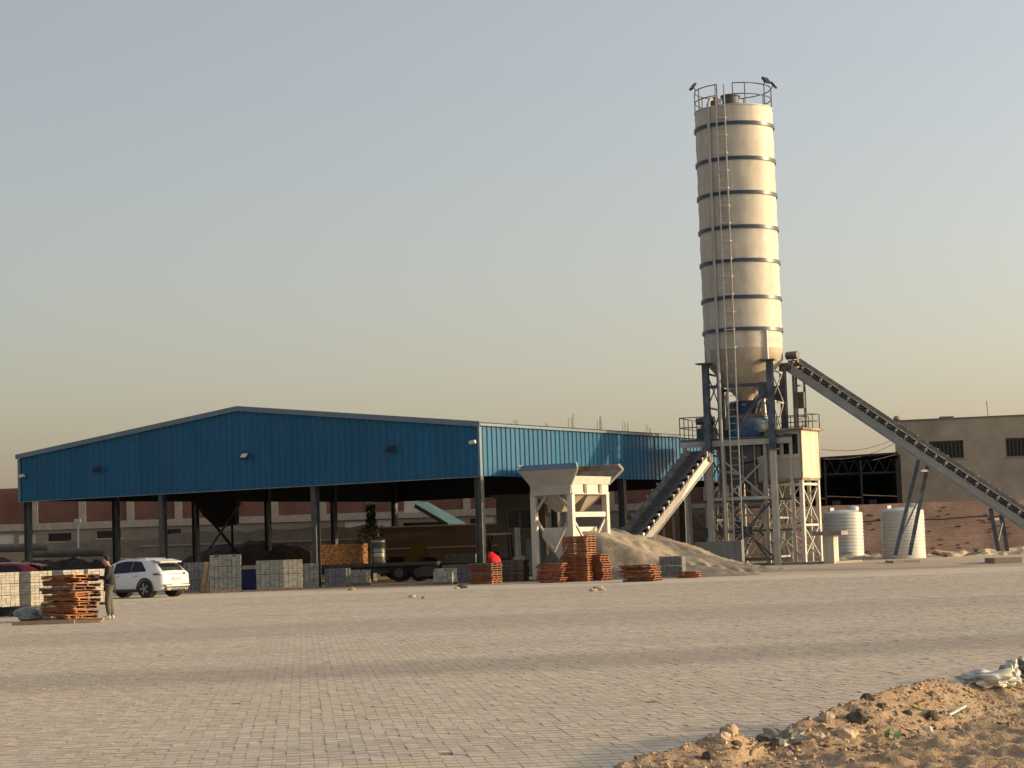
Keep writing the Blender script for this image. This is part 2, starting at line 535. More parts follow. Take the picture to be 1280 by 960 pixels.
def paver_mat():
    m = bpy.data.materials.new('pavers')
    m.use_nodes = True
    t = m.node_tree
    N, L = t.nodes, t.links
    b = N['Principled BSDF']
    b.inputs['Roughness'].default_value = 0.9
    geo = N.new('ShaderNodeNewGeometry')

    def noi(s, stretch=(1, 1, 1), det=5):
        mp = N.new('ShaderNodeMapping')
        mp.inputs['Scale'].default_value = stretch
        L.new(geo.outputs['Position'], mp.inputs[0])
        n = N.new('ShaderNodeTexNoise')
        n.inputs['Scale'].default_value = s
        n.inputs['Detail'].default_value = det
        n.inputs['Roughness'].default_value = 0.62
        L.new(mp.outputs[0], n.inputs[0])
        return n.outputs[0]

    def ramp(src, a, b_, c=0., d=1.):
        r = N.new('ShaderNodeMapRange')
        for i, v in enumerate((a, b_, c, d)):
            r.inputs[i + 1].default_value = v
        L.new(src, r.inputs[0])
        return r.outputs[0]

    def mix(f, a, c):
        x = N.new('ShaderNodeMix')
        x.data_type = 'RGBA'
        L.new(f, x.inputs[0])
        if isinstance(a, tuple):
            x.inputs[6].default_value = (*a, 1)
        else:
            L.new(a, x.inputs[6])
        x.inputs[7].default_value = (*c, 1)
        return x.outputs[2]

    c = mix(ramp(noi(0.09, (0.5, 1.6, 1)), 0.42, 0.58), (0.52, 0.478, 0.375), (0.52, 0.438, 0.35))      # pinkish and buff areas
    c = mix(ramp(noi(0.13, (0.35, 1.8, 1)), 0.5, 0.66, 0, 0.75), c, (0.385, 0.375, 0.305))      # greyer areas
    c = mix(ramp(noi(0.8, (0.35, 1.3, 1), 8), 0.46, 0.66, 0, 0.8), c, (0.56, 0.465, 0.33))                    # drifted sand
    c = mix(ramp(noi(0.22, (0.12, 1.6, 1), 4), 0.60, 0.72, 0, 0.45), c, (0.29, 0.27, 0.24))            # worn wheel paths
    c = mix(ramp(noi(0.55, (1, 1.6, 1), 6), 0.64, 0.72, 0, 0.4), c, (0.24, 0.205, 0.16))      # oil and mud patches
    # soft-edged dark bands crossing the yard
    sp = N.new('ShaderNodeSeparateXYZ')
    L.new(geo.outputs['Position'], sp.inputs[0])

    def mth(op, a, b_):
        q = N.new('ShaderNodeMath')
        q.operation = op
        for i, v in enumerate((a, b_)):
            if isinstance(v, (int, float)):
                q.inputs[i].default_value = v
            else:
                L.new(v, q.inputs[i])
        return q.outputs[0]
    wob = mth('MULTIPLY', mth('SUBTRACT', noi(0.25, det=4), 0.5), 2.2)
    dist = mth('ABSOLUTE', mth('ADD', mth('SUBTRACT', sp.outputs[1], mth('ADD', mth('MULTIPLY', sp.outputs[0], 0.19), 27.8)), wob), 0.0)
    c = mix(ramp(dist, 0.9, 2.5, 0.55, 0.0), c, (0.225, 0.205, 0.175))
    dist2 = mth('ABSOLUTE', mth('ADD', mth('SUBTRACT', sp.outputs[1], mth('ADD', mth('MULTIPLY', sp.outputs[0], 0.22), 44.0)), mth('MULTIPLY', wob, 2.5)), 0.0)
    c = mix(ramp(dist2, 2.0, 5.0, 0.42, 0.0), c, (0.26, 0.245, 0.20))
    h = N.new('ShaderNodeHueSaturation')
    L.new(c, h.inputs['Color'])
    L.new(ramp(geo.outputs['Random Per Island'], 0, 1, 0.88, 1.12), h.inputs['Value'])
    h2 = N.new('ShaderNodeHueSaturation')
    L.new(h.outputs[0], h2.inputs['Color'])
    L.new(ramp(noi(7, (0.6, 1.2, 1), 6), 0.3, 0.7, 0.82, 1.15), h2.inputs['Value'])
    L.new(h2.outputs[0], b.inputs['Base Color'])
    bp = N.new('ShaderNodeBump')
    bp.inputs['Strength'].default_value = 0.35
    bp.inputs['Distance'].default_value = 0.02
    L.new(noi(16, det=6), bp.inputs['Height'])
    L.new(bp.outputs[0], b.inputs['Normal'])
    return m


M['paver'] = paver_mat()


def bank_line(x):
    """Y of the far foot of the sand bank at x (pavers stop there)"""
    return 13.3 + 1.12 * (x - 0.3) if x > -0.5 else 12.4


# level sheet of the yard; bedding sand under the laid blocks, bare surface beyond
y1 = tag(link('paved_yard', grid_mesh('paved_yard', list(np.linspace(-60, 60, 41)), [10, 20, 30, 40, 50, 60, 70, 78.0], lambda x, y: -0.004, mat('joint_sand', (0.22, 0.185, 0.14), 0.95, bump=0.3))), 'wide block-paved yard', kind='structure')
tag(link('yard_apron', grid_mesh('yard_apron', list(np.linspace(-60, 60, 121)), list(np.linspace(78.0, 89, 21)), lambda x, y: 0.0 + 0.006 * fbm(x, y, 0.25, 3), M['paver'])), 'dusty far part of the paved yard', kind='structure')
M['joint'] = mat('paver_edge_grime', (0.315, 0.272, 0.205), 0.95, var=.2, scale=6)
ROT = R_(6)                          # courses run slightly off square
cr, sr = math.cos(ROT), math.sin(ROT)


def lay(pw, pd, ya, yb):
    out = []
    for j in range(int((ya - 8) / pd), int((yb + 10) / pd)):
        off = random.gauss(0, pw * .035)
        for i in range(-int(28 / pw), int(28 / pw)):
            lx, ly = i * pw + off, j * pd
            x, y = lx * cr - ly * sr, lx * sr + ly * cr
            if ya < y < yb and abs(x) < y * 0.25 + 3.0 and y > bank_line(x) + 0.05:
                out.append((x, y))
    return out


PF = [(0, 1, 2, 3), (4, 5, 1, 0), (5, 6, 2, 1), (6, 7, 3, 2), (7, 4, 0, 3)]


def paver_verts(cx, cy, pw, pd):
    hw, hd, chx, chy = pw / 2 - 0.0005, pd / 2 - 0.001, 0.0009, 0.020
    tilt = rng.normal(0, 0.007, 2)
    dz = rng.normal(0, 0.0013)
    out = []
    for (a, b) in ((-1, -1), (1, -1), (1, 1), (-1, 1)):
        lx, ly = a * (hw - chx), b * (hd - chy)
        out.append((cx + lx * cr - ly * sr, cy + lx * sr + ly * cr, dz + lx * tilt[0] + ly * tilt[1]))
    for (a, b) in ((-1, -1), (1, -1), (1, 1), (-1, 1)):
        lx, ly = a * hw, b * hd
        out.append((cx + lx * cr - ly * sr, cy + lx * sr + ly * cr, -0.0045))
    return out


def paver_mesh(name, cells, pw, pd):
    vs, fs = [], []
    for x, y in cells:
        n = len(vs)
        vs += paver_verts(x, y, pw, pd)
        fs += [tuple(i + n for i in f) for f in PF]
    me = bpy.data.meshes.new(name)
    me.from_pydata(vs, [], fs)
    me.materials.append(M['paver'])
    me.materials.append(M['joint'])
    me.polygons.foreach_set('material_index', [0, 1, 1, 1, 1] * len(cells))
    return me


PW, PD = 0.105, 0.21
near_cells = lay(PW, PD, 12.3, 42)
# the 300 that show largest: nearest ones inside the frame
ordered = sorted(range(len(near_cells)), key=lambda k: near_cells[k][1] if abs(near_cells[k][0]) < near_cells[k][1] * .25 and near_cells[k][1] > 13.9 else 1e6)
single = set(ordered[:300])
pm = [paver_mesh('paver', [(0, 0)], PW, PD) for _ in range(8)]
for k in single:
    link('paver', random.choice(pm), y1, (*near_cells[k], 0))
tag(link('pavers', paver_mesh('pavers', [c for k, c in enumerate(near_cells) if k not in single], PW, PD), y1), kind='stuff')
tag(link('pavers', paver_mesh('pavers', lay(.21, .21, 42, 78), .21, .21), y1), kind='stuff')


# ------------------------------------------------------------------ blue steel shed
A = at(600, 595, 90.2)
SRZ = R_(-32)
SL, SWD, E0, E1, RZ_ = 33.0, 28.15, 4.73, 7.0, 8.56
RX = -13.6                     # the ridge sits a little right of the middle
shed = thing('steel_shed', 'long open-sided steel shed with blue corrugated cladding under a low gable roof', 'shed', (A.x, A.y, 0), SRZ)
SB = (Matrix.Translation(shed.location) @ Matrix.Rotation(SRZ, 4, 'Z'))


def topz(x):
    return E1 + (RZ_ - E1) * min((x + SWD) / (RX + SWD), x / RX)


def sheet(width, n, ztop, zbot=E0):
    """ribbed cladding sheet along local x, ribs standing out to -y; ztop(x) gives its upper edge"""
    mb = MB()
    p = width / n
    pts = []
    for i in range(n):
        x = i * p
        pts += [(x, 0), (x + p * 0.55, 0), (x + p * 0.66, -0.05), (x + p * 0.89, -0.05)]
    pts.append((width - 0.004, 0))
    vs = []
    for x, y in pts:
        vs += [(x, y, zbot), (x, y, ztop(x))]
    return mb.add(vs, [(2 * i, 2 * i + 2, 2 * i + 3, 2 * i + 1) for i in range(len(pts) - 1)])


NG = 24
gwid = SWD / NG
for i in range(NG):
    x0 = -SWD + i * gwid
    o = sheet(gwid, 3, lambda x: topz(x0 + x)).build('cladding_sheet', M['blue'], shed)
    o.location = (x0, random.uniform(-0.006, 0.006), random.uniform(-0.01, 0.01))
NS = 28
swid = SL / NS
ms = sheet(swid, 3, lambda x: E1).mesh('cladding_sheet', M['blue'])
for i in range(NS):
    link('cladding_sheet', ms, shed, (random.uniform(-0.006, 0.006), i * swid, random.uniform(-0.015, 0.01)), R_(90))
    link('cladding_sheet', ms, shed, (-SWD, (i + 1) * swid, 0), R_(-90))
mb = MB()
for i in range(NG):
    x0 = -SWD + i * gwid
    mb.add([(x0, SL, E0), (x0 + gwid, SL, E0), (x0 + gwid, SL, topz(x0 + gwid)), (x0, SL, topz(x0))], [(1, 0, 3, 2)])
mb.build('back_cladding', M['under'], shed)  # cladding turned near-black here, the inner shade put into its colour
MB().bx(-.30, -.28, .6, SL - .3, E0 + .05, E1 - .5).build('shade_liner', M['under'], shed)  # added dark sheets: shade behind the side walls given as colour
MB().bx(-SWD + .28, -SWD + .30, .6, SL - .3, E0 + .05, E1 - .5).build('shade_liner', M['under'], shed)
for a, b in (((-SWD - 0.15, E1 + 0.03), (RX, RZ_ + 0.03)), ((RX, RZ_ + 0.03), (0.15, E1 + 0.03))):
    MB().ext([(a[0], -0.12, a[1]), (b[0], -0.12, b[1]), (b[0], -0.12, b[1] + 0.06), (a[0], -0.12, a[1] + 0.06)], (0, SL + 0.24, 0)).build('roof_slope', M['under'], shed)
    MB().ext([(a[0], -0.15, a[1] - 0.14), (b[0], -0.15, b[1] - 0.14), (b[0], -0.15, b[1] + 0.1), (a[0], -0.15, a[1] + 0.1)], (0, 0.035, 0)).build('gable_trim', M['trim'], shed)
MB().bx(0.06, 0.17, -0.11, SL, E1 - 0.06, E1 + 0.05).build('eaves_trim', M['trim'], shed)
MB().bx(-SWD - 0.17, -SWD - 0.06, -0.11, SL, E1 - 0.06, E1 + 0.05).build('eaves_trim', M['trim'], shed)
MB().bx(-0.02, 0.075, -0.075, -0.055, E0 - 0.03, E1 - 0.1).bx(0.055, 0.075, -0.075, 0.12, E0 - 0.03, E1 - 0.1).build('corner_trim', M['trim'], shed)
MB().bx(-SWD - 0.075, -SWD + 0.1, -0.075, -0.055, E0 - 0.03, E1 - 0.1).build('corner_trim', M['trim'], shed)
MB().bx(-SWD, -0.02, -0.07, 0.06, E0 - 0.05, E0 - 0.005).build('bottom_trim', M['trim'], shed)


def hcol(h, d=0.34, b_=0.26):
    mb = MB()
    mb.bx(-b_ / 2, b_ / 2, -d / 2, -d / 2 + 0.02, 0, h).bx(-b_ / 2, b_ / 2, d / 2 - 0.02, d / 2, 0, h).bx(-0.008, 0.008, -d / 2 + 0.02, d / 2 - 0.02, 0, h)
    mb.bx(-b_ / 2 - 0.08, b_ / 2 + 0.08, -d / 2 - 0.08, d / 2 + 0.08, 0, 0.03)
    return mb.mesh('column', M['col'])


mc, mc2 = hcol(6.8), hcol(7.7)
for k in range(6):
    y = 0.3 + k * (SL - 0.6) / 5
    for x in (-SWD + 0.25, -0.25):
        link('column', mc, shed, (x, y, 0), R_(90))
    mb = MB()
    for a, b in ((-SWD + 0.2, RX), (-0.2, RX)):
        mb.bar((a, y, topz(a) - 0.35), (b, y, topz(b) - 0.35), 0.2, 0.5)
    mb.build('rafter', M['under'], shed)
for x in (-SWD * 2 / 3, -SWD / 3):
    link('column', mc2, shed, (x, 0.3, 0), 0)
for k in range(10):
    for sgn in (0, 1):
        t = (k + 0.5) / 10
        x = -SWD + t * (RX + SWD) if sgn == 0 else t * RX
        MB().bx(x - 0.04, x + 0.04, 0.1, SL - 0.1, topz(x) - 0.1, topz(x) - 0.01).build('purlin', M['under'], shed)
for k in range(5):
    ya, yb = 0.3 + k * (SL - .6) / 5, 0.3 + (k + 1) * (SL - .6) / 5
    MB().bar((-SWD + .25, ya, 4.9), (-SWD + .25, yb, 4.9), 0.15, 0.3).build('tie_beam', M['under'], shed)
    MB().bar((-.25, ya, 4.9), (-.25, yb, 4.9), 0.15, 0.3).build('tie_beam', M['under'], shed)
# dark bin standing at the back of the shed
bn = at(272, 690, 116)
bin_ = thing('dark_bin', 'black steel bin with a pointed bottom on thin struts inside the shed', 'bin', (bn.x, bn.y, 0))
MB(bin_).ext([at(234, 612, 116), at(294, 612, 116), at(294, 655, 116), at(269, 659, 116), at(254, 645, 116)], (0, 1.6, 0)).build('bin_body', M['black'], bin_)
MB(bin_).bar(at(256, 695, 115.8), at(301, 628, 115.8), .12, .12).build('strut', M['col'], bin_)
MB(bin_).bar(at(269, 657, 116.4), at(298, 693, 116.4), .14, .14).build('strut', M['black'], bin_)
MB(bin_).bar(at(290, 655, 117), at(291, 695, 117), .12, .12).build('strut', M['black'], bin_)


def floodlight(px, py, lab, tilt, right=False, size=0.40, lens='glass'):
    """a floodlight on a cladding wall"""
    d = ray(px, py)
    inv = SB.inverted()
    o_, dd = inv @ Vector((0, 0, EYE)), inv.to_3x3() @ d
    t = (0.06 - o_.x) / dd.x if right else (-0.05 - o_.y) / dd.y
    p = SB @ (o_ + dd * t)
    r = thing('floodlight', lab, 'floodlight', p, SRZ + (R_(90) if right else 0), 'floodlights on the shed')
    MB().box((0, -0.02, 0), (0.14, 0.04, 0.14)).bar((0, -0.03, 0), (0, -0.2, -0.02), 0.05, 0.05).build('bracket', M['dsteel'], r)
    h = MB().box((0, -0.26, 0.02), (size, 0.10, size * 0.75), rx=tilt).build('housing', M['plastic'], r)
    v = Matrix.Rotation(tilt, 3, 'X') @ Vector((0, -0.055, 0)) + Vector((0, -0.26, 0.02))
    MB().box(v, (size * 0.85, 0.012, size * 0.6), rx=tilt).build('lens', M[lens], h)


floodlight(125, 587, 'floodlight on the left part of the blue gable', R_(-25))
floodlight(310, 571, 'floodlight just below the ridge on the blue gable', R_(-40), lens='lens')
floodlight(492, 562, 'floodlight on the right part of the blue gable', R_(-25))
for px, py, lab in ((31, 596, 'small white camera at the left end of the blue gable'), (594, 554, 'small white camera at the right corner of the blue gable')):
    o_ = SB.inverted() @ Vector((0, 0, EYE))
    dd = SB.inverted().to_3x3() @ ray(px, py)
    p = SB @ (o_ + dd * ((-0.05 - o_.y) / dd.y))
    r = thing('security_camera', lab, 'camera', p, SRZ, 'cameras on the gable')
    MB().bar((0, 0, 0), (0, -0.18, 0.05), 0.04, 0.04).build('bracket', M['white'], r)
    MB().tube((-0.14, -0.24, 0.02), (0.14, -0.2, 0.06), 0.085, 10).build('housing', M['white'], r, True)

# ------------------------------------------------------------------ cement silo
SY = 102.0
ax = at(929, 430, SY)
Z0 = 0.27
TRZ = R_(-20)
silo = thing('cement_silo', 'tall cream steel cement silo with dark hoops on four legs', 'silo', (ax.x, ax.y, Z0), TRZ)
TB = Matrix.Translation(silo.location) @ Matrix.Rotation(TRZ, 4, 'Z')
RS = 1.95


def hz(px, py, Y):
    return at(px, py, Y).z - Z0


camdir = (TB.inverted().to_3x3() @ Vector((-ax.x, -ax.y, 0))).normalized()


def pol(r, deg, z):
    """point on the silo, deg to the left (+) of the line towards the camera"""
    a = math.atan2(camdir.y, camdir.x) - R_(deg)
    return Vector((r * math.cos(a), r * math.sin(a), z))


zb = [hz(918, y, SY - RS) for y in (153, 197, 240, 283, 325, 371, 411)]
ztop = hz(914, 131, SY - RS) + 0.02
zsk = hz(926, 434, SY - RS)
edges = [ztop] + zb + [zsk]
for k in range(len(edges) - 1):
    z1, z2 = edges[k], edges[k + 1]
    n = 7
    prof = []
    for i in range(n):
        z = z2 + (z1 - z2) * i / (n - 1)
        wob = 0.012 * math.sin(i * 1.9 + k * 2.1) if 0 < i < n - 1 else 0
        prof.append((RS + wob, z - (0.004 if i == n - 1 else 0)))
    MB().lathe((0, 0, 0), prof, 64, caps=(k == 0)).build('shell_ring', M['silo'], silo, True)
for z in zb:
    MB().lathe((0, 0, 0), [(RS - 0.01, z - 0.085), (RS + 0.075, z - 0.085), (RS + 0.075, z + 0.085), (RS - 0.01, z + 0.085)], 64, caps=False).build('hoop', M['band'], silo, True)
MB().lathe((0, 0, 0), [(RS - 0.05, ztop), (RS + 0.03, ztop), (RS + 0.03, ztop + 0.05), (RS - 0.05, ztop + 0.07), (0.4, ztop + 0.35)], 64).build('roof', M['silo'], silo, True)
MB().lathe(pol(0.7, 10, 0), [(0.42, ztop + .2), (0.42, ztop + 0.62), (0.5, ztop + 0.64), (0.5, ztop + 0.72), (0.1, ztop + .8)], 20).build('hatch', M['dsteel'], silo, True)
zc0, zc1 = hz(930, 452, SY), hz(936, 500, SY)
MB().lathe((0, 0, 0), [(RS - 0.005, zsk), (RS - 0.005, zc0), (0.36, zc1), (0.36, zc1 - 0.35)], 64, caps=False).build('cone', M['cone'], silo, True)
MB().lathe((0, 0, 0), [(0.42, zc1 - 0.75), (0.42, zc1 - 0.35), (0.5, zc1 - 0.35), (0.5, zc1 - 0.3)], 20).build('outlet_valve', M['mixblue'], silo, True)
# railing
mb, mb2 = MB(), MB()
RR = RS - 0.03
arcs = [(-200, 0), (24, 62)]
for a0, a1 in arcs:
    n = max(2, int((a1 - a0) / 18))
    pts = [a0 + (a1 - a0) * i / n for i in range(n + 1)]
    for zr in (ztop + 1.1, ztop + 0.55):
        mb.pipe([pol(RR, d, zr) for d in pts], 0.028)
    for i, d in enumerate(pts):
        if i % 2 == 0 or i == n:
            mb2.tube(pol(RR, d, ztop - 0.1), pol(RR, d, ztop + 1.1), 0.028, 6)
a0, a1 = 62, 160
mb.pipe([pol(RR, d, ztop + 1.1) for d in range(62, 161, 14)], 0.028).pipe([pol(RR, d, ztop + .55) for d in range(62, 161, 14)], 0.028)
for d in (90, 125, 160):
    mb2.tube(pol(RR, d, ztop - 0.1), pol(RR, d, ztop + 1.1), 0.028, 6)
mb.build('guard_rail', M['dsteel'], silo)
mb2.build('rail_posts', M['dsteel'], silo)
# ladder
LD = 17
lad = MB()
ca, sa = pol(1, LD, 0), pol(1, LD + 90, 0)
for sgn in (-1, 1):
    b = ca * (RS + 0.22) + sa * (0.22 * sgn)
    lad.tube(b + Vector((0, 0, 0.1)), b + Vector((0, 0, ztop + 1.0)), 0.04, 6)
lad = lad.build('ladder', M['galv'], silo)
mr, st = MB(), MB()
z = 0.5
while z < ztop + 0.3:
    c = ca * (RS + 0.22) + Vector((0, 0, z))
    mr.tube(c - sa * 0.22, c + sa * 0.22, 0.017, 5)
    z += 0.34
tag(mr.build('rungs', M['galv'], lad), kind='stuff')
z = zsk
while z < ztop:
    for sgn in (-1, 1):
        b = sa * (0.22 * sgn) + Vector((0, 0, z))
        st.bar(b + ca * (RS - 0.05), b + ca * (RS + 0.25), 0.05, 0.05)
    st.bar(ca * (RS + 0.25) - sa * 0.25 + Vector((0, 0, z)), ca * (RS + 0.25) + sa * 0.25 + Vector((0, 0, z)), 0.05, 0.05)
    z += 0.88
tag(st.build('standoffs', M['white'], lad), kind='stuff')
# filler pipe
pd = 37
fp = [pol(RS - .5, pd, ztop + 0.45), pol(RS - 0.05, pd, ztop + 0.4), pol(RS + 0.13, pd, ztop + 0.1), pol(RS + 0.13, pd, 0.9)]
MB().pipe(fp, 0.075, 10).build('filler_pipe', M['steel'], silo, True)
MB().lathe(pol(RS - .45, pd, 0), [(.2, ztop + .1), (.24, ztop + .3), (.2, ztop + .5), (.05, ztop + .6)], 12).build('pipe_elbow', M['dsteel'], silo, True)
# legs
HX, HY = 1.62, 1.45
zl1 = hz(960, 450, SY - 1.5)
zlm = hz(965, 562, SY - 1.5)
for sx in (-1, 1):
    for sy in (-1, 1):
        x, y = sx * HX, sy * HY

        def ibeam(mb, z0, z1, d=0.34, b_=0.3):
            return mb.bx(x - b_ / 2, x + b_ / 2, y - d / 2, y - d / 2 + .03, z0, z1).bx(x - b_ / 2, x + b_ / 2, y + d / 2 - .03, y + d / 2, z0, z1).bx(x - .015, x + .015, y - d / 2 + .03, y + d / 2 - .03, z0, z1)
        lo = ibeam(MB(), -0.05, zlm - .03).build('leg', M['steel'], silo)
        ibeam(MB(), zlm + .03, zl1 - .06).build('upper_leg', M['steelblue'], lo)
        MB().bx(x - .27, x + .27, y - .27, y + .27, zlm - .03, zlm + .03).build('flange', M['dsteel'], lo)
        MB().bx(x - .42, x + .3, y - .32, y + .32, zl1 - .06, zl1).build('head_plate', M['dsteel'], lo)
        MB().bx(x - .24, x + .24, y - .24, y + .24, -0.3, -0.05).build('foot', M['conc'], lo)
        q = Vector((x, y, 0)).normalized() * (RS - 0.02)
        MB().bar((q.x * 0.97, q.y * .97, zl1), (q.x * 0.97, q.y * .97, zb[-1] - .09), 0.3, 0.3).build('leg_bracket', M['silo'], lo)
# lattice between the right-hand legs and elsewhere


def lattice(p0, p1, zs_, m1, m2, t=0.07, xs_=True):
    """bracing between two uprights p0,p1 (xy) at the levels zs_"""
    p0, p1 = Vector((*p0, 0)), Vector((*p1, 0))
    for k, z in enumerate(zs_):
        MB().bar(p0 + Vector((0, 0, z)), p1 + Vector((0, 0, z)), t, t * 1.3).build('tie', m1, silo)
        if xs_ and k < len(zs_) - 1:
            z2 = zs_[k + 1]
            MB().bar(p0 + Vector((0, 0, z)), p1 + Vector((0, 0, z2)), t * .7, t * .7).build('brace', m2, silo)
            MB().bar(p1 + Vector((0.02, 0, z)), p0 + Vector((0.02, 0, z2)), t * .7, t * .7).build('brace', m2, silo)


lattice((HX, -HY + .17), (HX, HY - .17), [0.4, 2.3, 4.2, zlm - .15], M['steel'], M['steel'])
lattice((HX, -HY + .17), (HX, HY - .17), [zlm + .4, zlm + 2.4, zl1 - .5], M['steel'], M['steel'])
lattice((-HX, -HY + .17), (-HX, HY - .17), [0.4, 2.3, 4.2, zlm - .15], M['steel'], M['dsteel'])
lattice((-HX, -HY + .17), (-HX, HY - .17), [zlm + .4, zl1 - 2.2, zl1 - .5], M['steelblue'], M['steelblue'])
lattice((-HX + .17, HY), (HX - .17, HY), [.5, 2.5, 4.4, zlm - .2], M['steel'], M['galv'], .06)
for y in (-HY, HY):
    MB().bar((-HX + .15, y, zl1 - 1.2), (HX - .15, y, zl1 - 1.2), 0.12, 0.16).build('tie', M['steelblue'], silo)
    MB().bar((HX - .15, y, zl1 - 1.4), (0.1, y, zl1 - 2.9), 0.1, 0.14).build('brace', M['steelblue'], silo)
    MB().bx(HX - .6, HX - .15, y - .02, y + .02, zl1 - 1.9, zl1 - 1.1).build('gusset', M['steelblue'], silo)
    MB().bar((-HX + .15, y, 3.3), (HX - .15, y, 3.3), 0.12, 0.16).build('tie', M['steel'], silo)
    MB().bar((HX - .15, y, 3.15), (0.1, y, 1.75), 0.1, 0.1).build('brace', M['dsteel'], silo)
    MB().bar((0.1, y, 1.65), (HX - .15, y, .35), 0.1, 0.1).build('brace', M['dsteel'], silo)
    MB().bar((-HX + .15, y, .3), (HX - .15, y, .3), 0.1, 0.12).build('tie', M['dsteel'], silo)
for d, lab, da in ((68, 'floodlight on the silo railing at far left', 60), (-52, 'floodlight on the silo railing at right, tilted upwards', -40), (-75, 'lower right floodlight on the silo railing', -90)):
    p = TB @ pol(RR + .05, d, ztop + (1.1 if d != -75 else 1.0))
    r = thing('floodlight', lab, 'floodlight', p, TRZ + math.atan2(camdir.y, camdir.x) - R_(d) + R_(90), 'floodlights on the silo railing')
    MB().bar((0, 0, -.05), (0, -.1, .12), .04, .04).build('bracket', M['dsteel'], r)
    h = MB().box((0, -.16, .16), (.44, .1, .34), rx=R_(-35)).build('housing', M['plastic'], r)
    v = Matrix.Rotation(R_(-35), 3, 'X') @ Vector((0, -.055, 0)) + Vector((0, -.16, .16))
    MB().box(v, (.36, .012, .26), rx=R_(-35)).build('lens', M['glass'], h)

# ------------------------------------------------------------------ mixing tower between and behind the legs
tw = thing('mixing_tower', 'steel mixing platform with railings carrying the blue concrete mixer under the silo', 'platform', (ax.x, ax.y, Z0), TRZ)
zd = hz(870, 549, SY - .5)
DX0, DX1, DY0, DY1 = -3.15, 2.5, -1.1, 3.0
MB().bx(DX0, DX1, DY0, DY1, zd - .12, zd).build('deck', M['dsteel'], tw)
for y in (DY0, DY1):
    MB().bx(DX0, DX1, y - .06, y + .06, zd - .4, zd - .121).build('beam', M['steel'], tw)
for x in (DX0 + .2, -1.0, 1.1, DX1 - .1):
    for y in (DY0 + .15, DY1 - .15):
        MB().bx(x - .08, x + .08, y - .08, y + .08, -.1, zd - .401).build('post', M['steel'], tw)
for z in (3.2, 1.7):
    for y in (DY0 + .15, DY1 - .15):
        MB().bx(DX0 + .28, DX1 - .18, y - .05, y + .05, z - .06, z + .06).build('beam', M['dsteel'], tw)
for x0, x1 in ((DX0 + .2, -1.0), (-1.0, 1.1)):
    MB().bar((x0, DY0 + .2, .2), (x1, DY0 + .2, 3.1), .08).build('brace', M['steelblue'], tw)
    MB().bar((x1, DY0 + .26, .2), (x0, DY0 + .26, 3.1), .08).build('brace', M['steelblue'], tw)
    c = (x0 + x1) / 2
    MB().bx(c - .25, c + .25, DY0 + .13, DY0 + .15, 1.4, 1.9).build('gusset', M['steelblue'], tw)
    MB().bar((x0, DY1 - .2, .2), (x1, DY1 - .2, 3.1), .08).build('brace', M['galv'], tw)
    MB().bar((x1, DY1 - .26, .2), (x0, DY1 - .26, 3.1), .08).build('brace', M['galv'], tw)
MB().bar((-1.0, DY0 + .1, 3.3), (1.1, DY0 + .1, 5.2), .08).build('brace', M['steel'], tw)
MB().bar((1.1, DY0 + .05, 3.3), (-1.0, DY0 + .05, 5.2), .08).build('brace', M['steel'], tw)


def railing(pts, zbase, parent, m, h=1.1):
    mb = MB()
    for a, b in zip(pts[:-1], pts[1:]):
        a, b = Vector((*a, zbase)), Vector((*b, zbase))
        for k in (h, h * .55):
            mb.bar(a + Vector((0, 0, k)), b + Vector((0, 0, k)), .045, .045)
        n = max(1, int((b - a).length / .75))
        for i in range(n + 1):
            p = a.lerp(b, i / n)
            mb.bar(p, p + Vector((0, 0, h)), .04, .04)
    return mb.build('railing', m, parent)


MB().bx(-1.35, 1.0, -.62, -.58, zd - 2.3, zd - .42).build('skirt_panel', M['dsteel'], tw)
for k_ in range(4):
    MB().bar((-1.3 + .6 * k_, -.7, zd - 2.3), (-1.3 + .6 * k_, -.7, zd - .42), .05, .05).build('panel_stiffener', M['steel'], tw)
railing([(-1.9, DY0), (DX0, DY0), (DX0, DY1), (-1.9, DY1)], zd, tw, M['dsteel'])
railing([(1.2, DY1), (DX1, DY1), (DX1, 1.5)], zd, tw, M['dsteel'])
for x0_, x1_ in ((DX0 + .2, -1.0), (1.1, DX1 - .1)):
    for z0_, z1_ in ((.2, 1.7), (1.7, 3.2), (3.2, zd - .5)):
        MB().bar((x0_, DY1 - .15, z0_), (x1_, DY1 - .15, z1_), .06).build('brace', M['steel'], tw)
        MB().bar((x1_, DY1 - .2, z0_), (x0_, DY1 - .2, z1_), .06).build('brace', M['galv'], tw)
for k_, (px_, py_) in enumerate(((-.6, 1.2), (.5, 1.6), (1.4, .4), (-1.8, 1.0))):
    MB().pipe([(px_, py_, zd - .2), (px_ + .1, py_, zd - 1.4), (px_ - .15, py_ - .2, 2.0), (px_ - .1, py_ - .2, .2)], .05, 6).build('pipe', M['galv' if k_ % 2 else 'dsteel'], tw)
stw = thing('steel_stairs', 'narrow steel stairs climbing to the mixing platform behind the cabin legs', 'stairs', tuple(TB @ Vector((1.25, .5, 0))), TRZ)
for y in (0, .75):
    MB().bar((-2.2, y, .1), (1.0, y, zd - .1), .05, .16).build('stringer', M['steel'], stw)
for k_ in range(22):
    t_ = (k_ + .5) / 22
    MB().box((-2.2 + 3.2 * t_, .375, .1 + (zd - .2) * t_), (.24, .7, .03)).build('tread', M['galv'], stw)
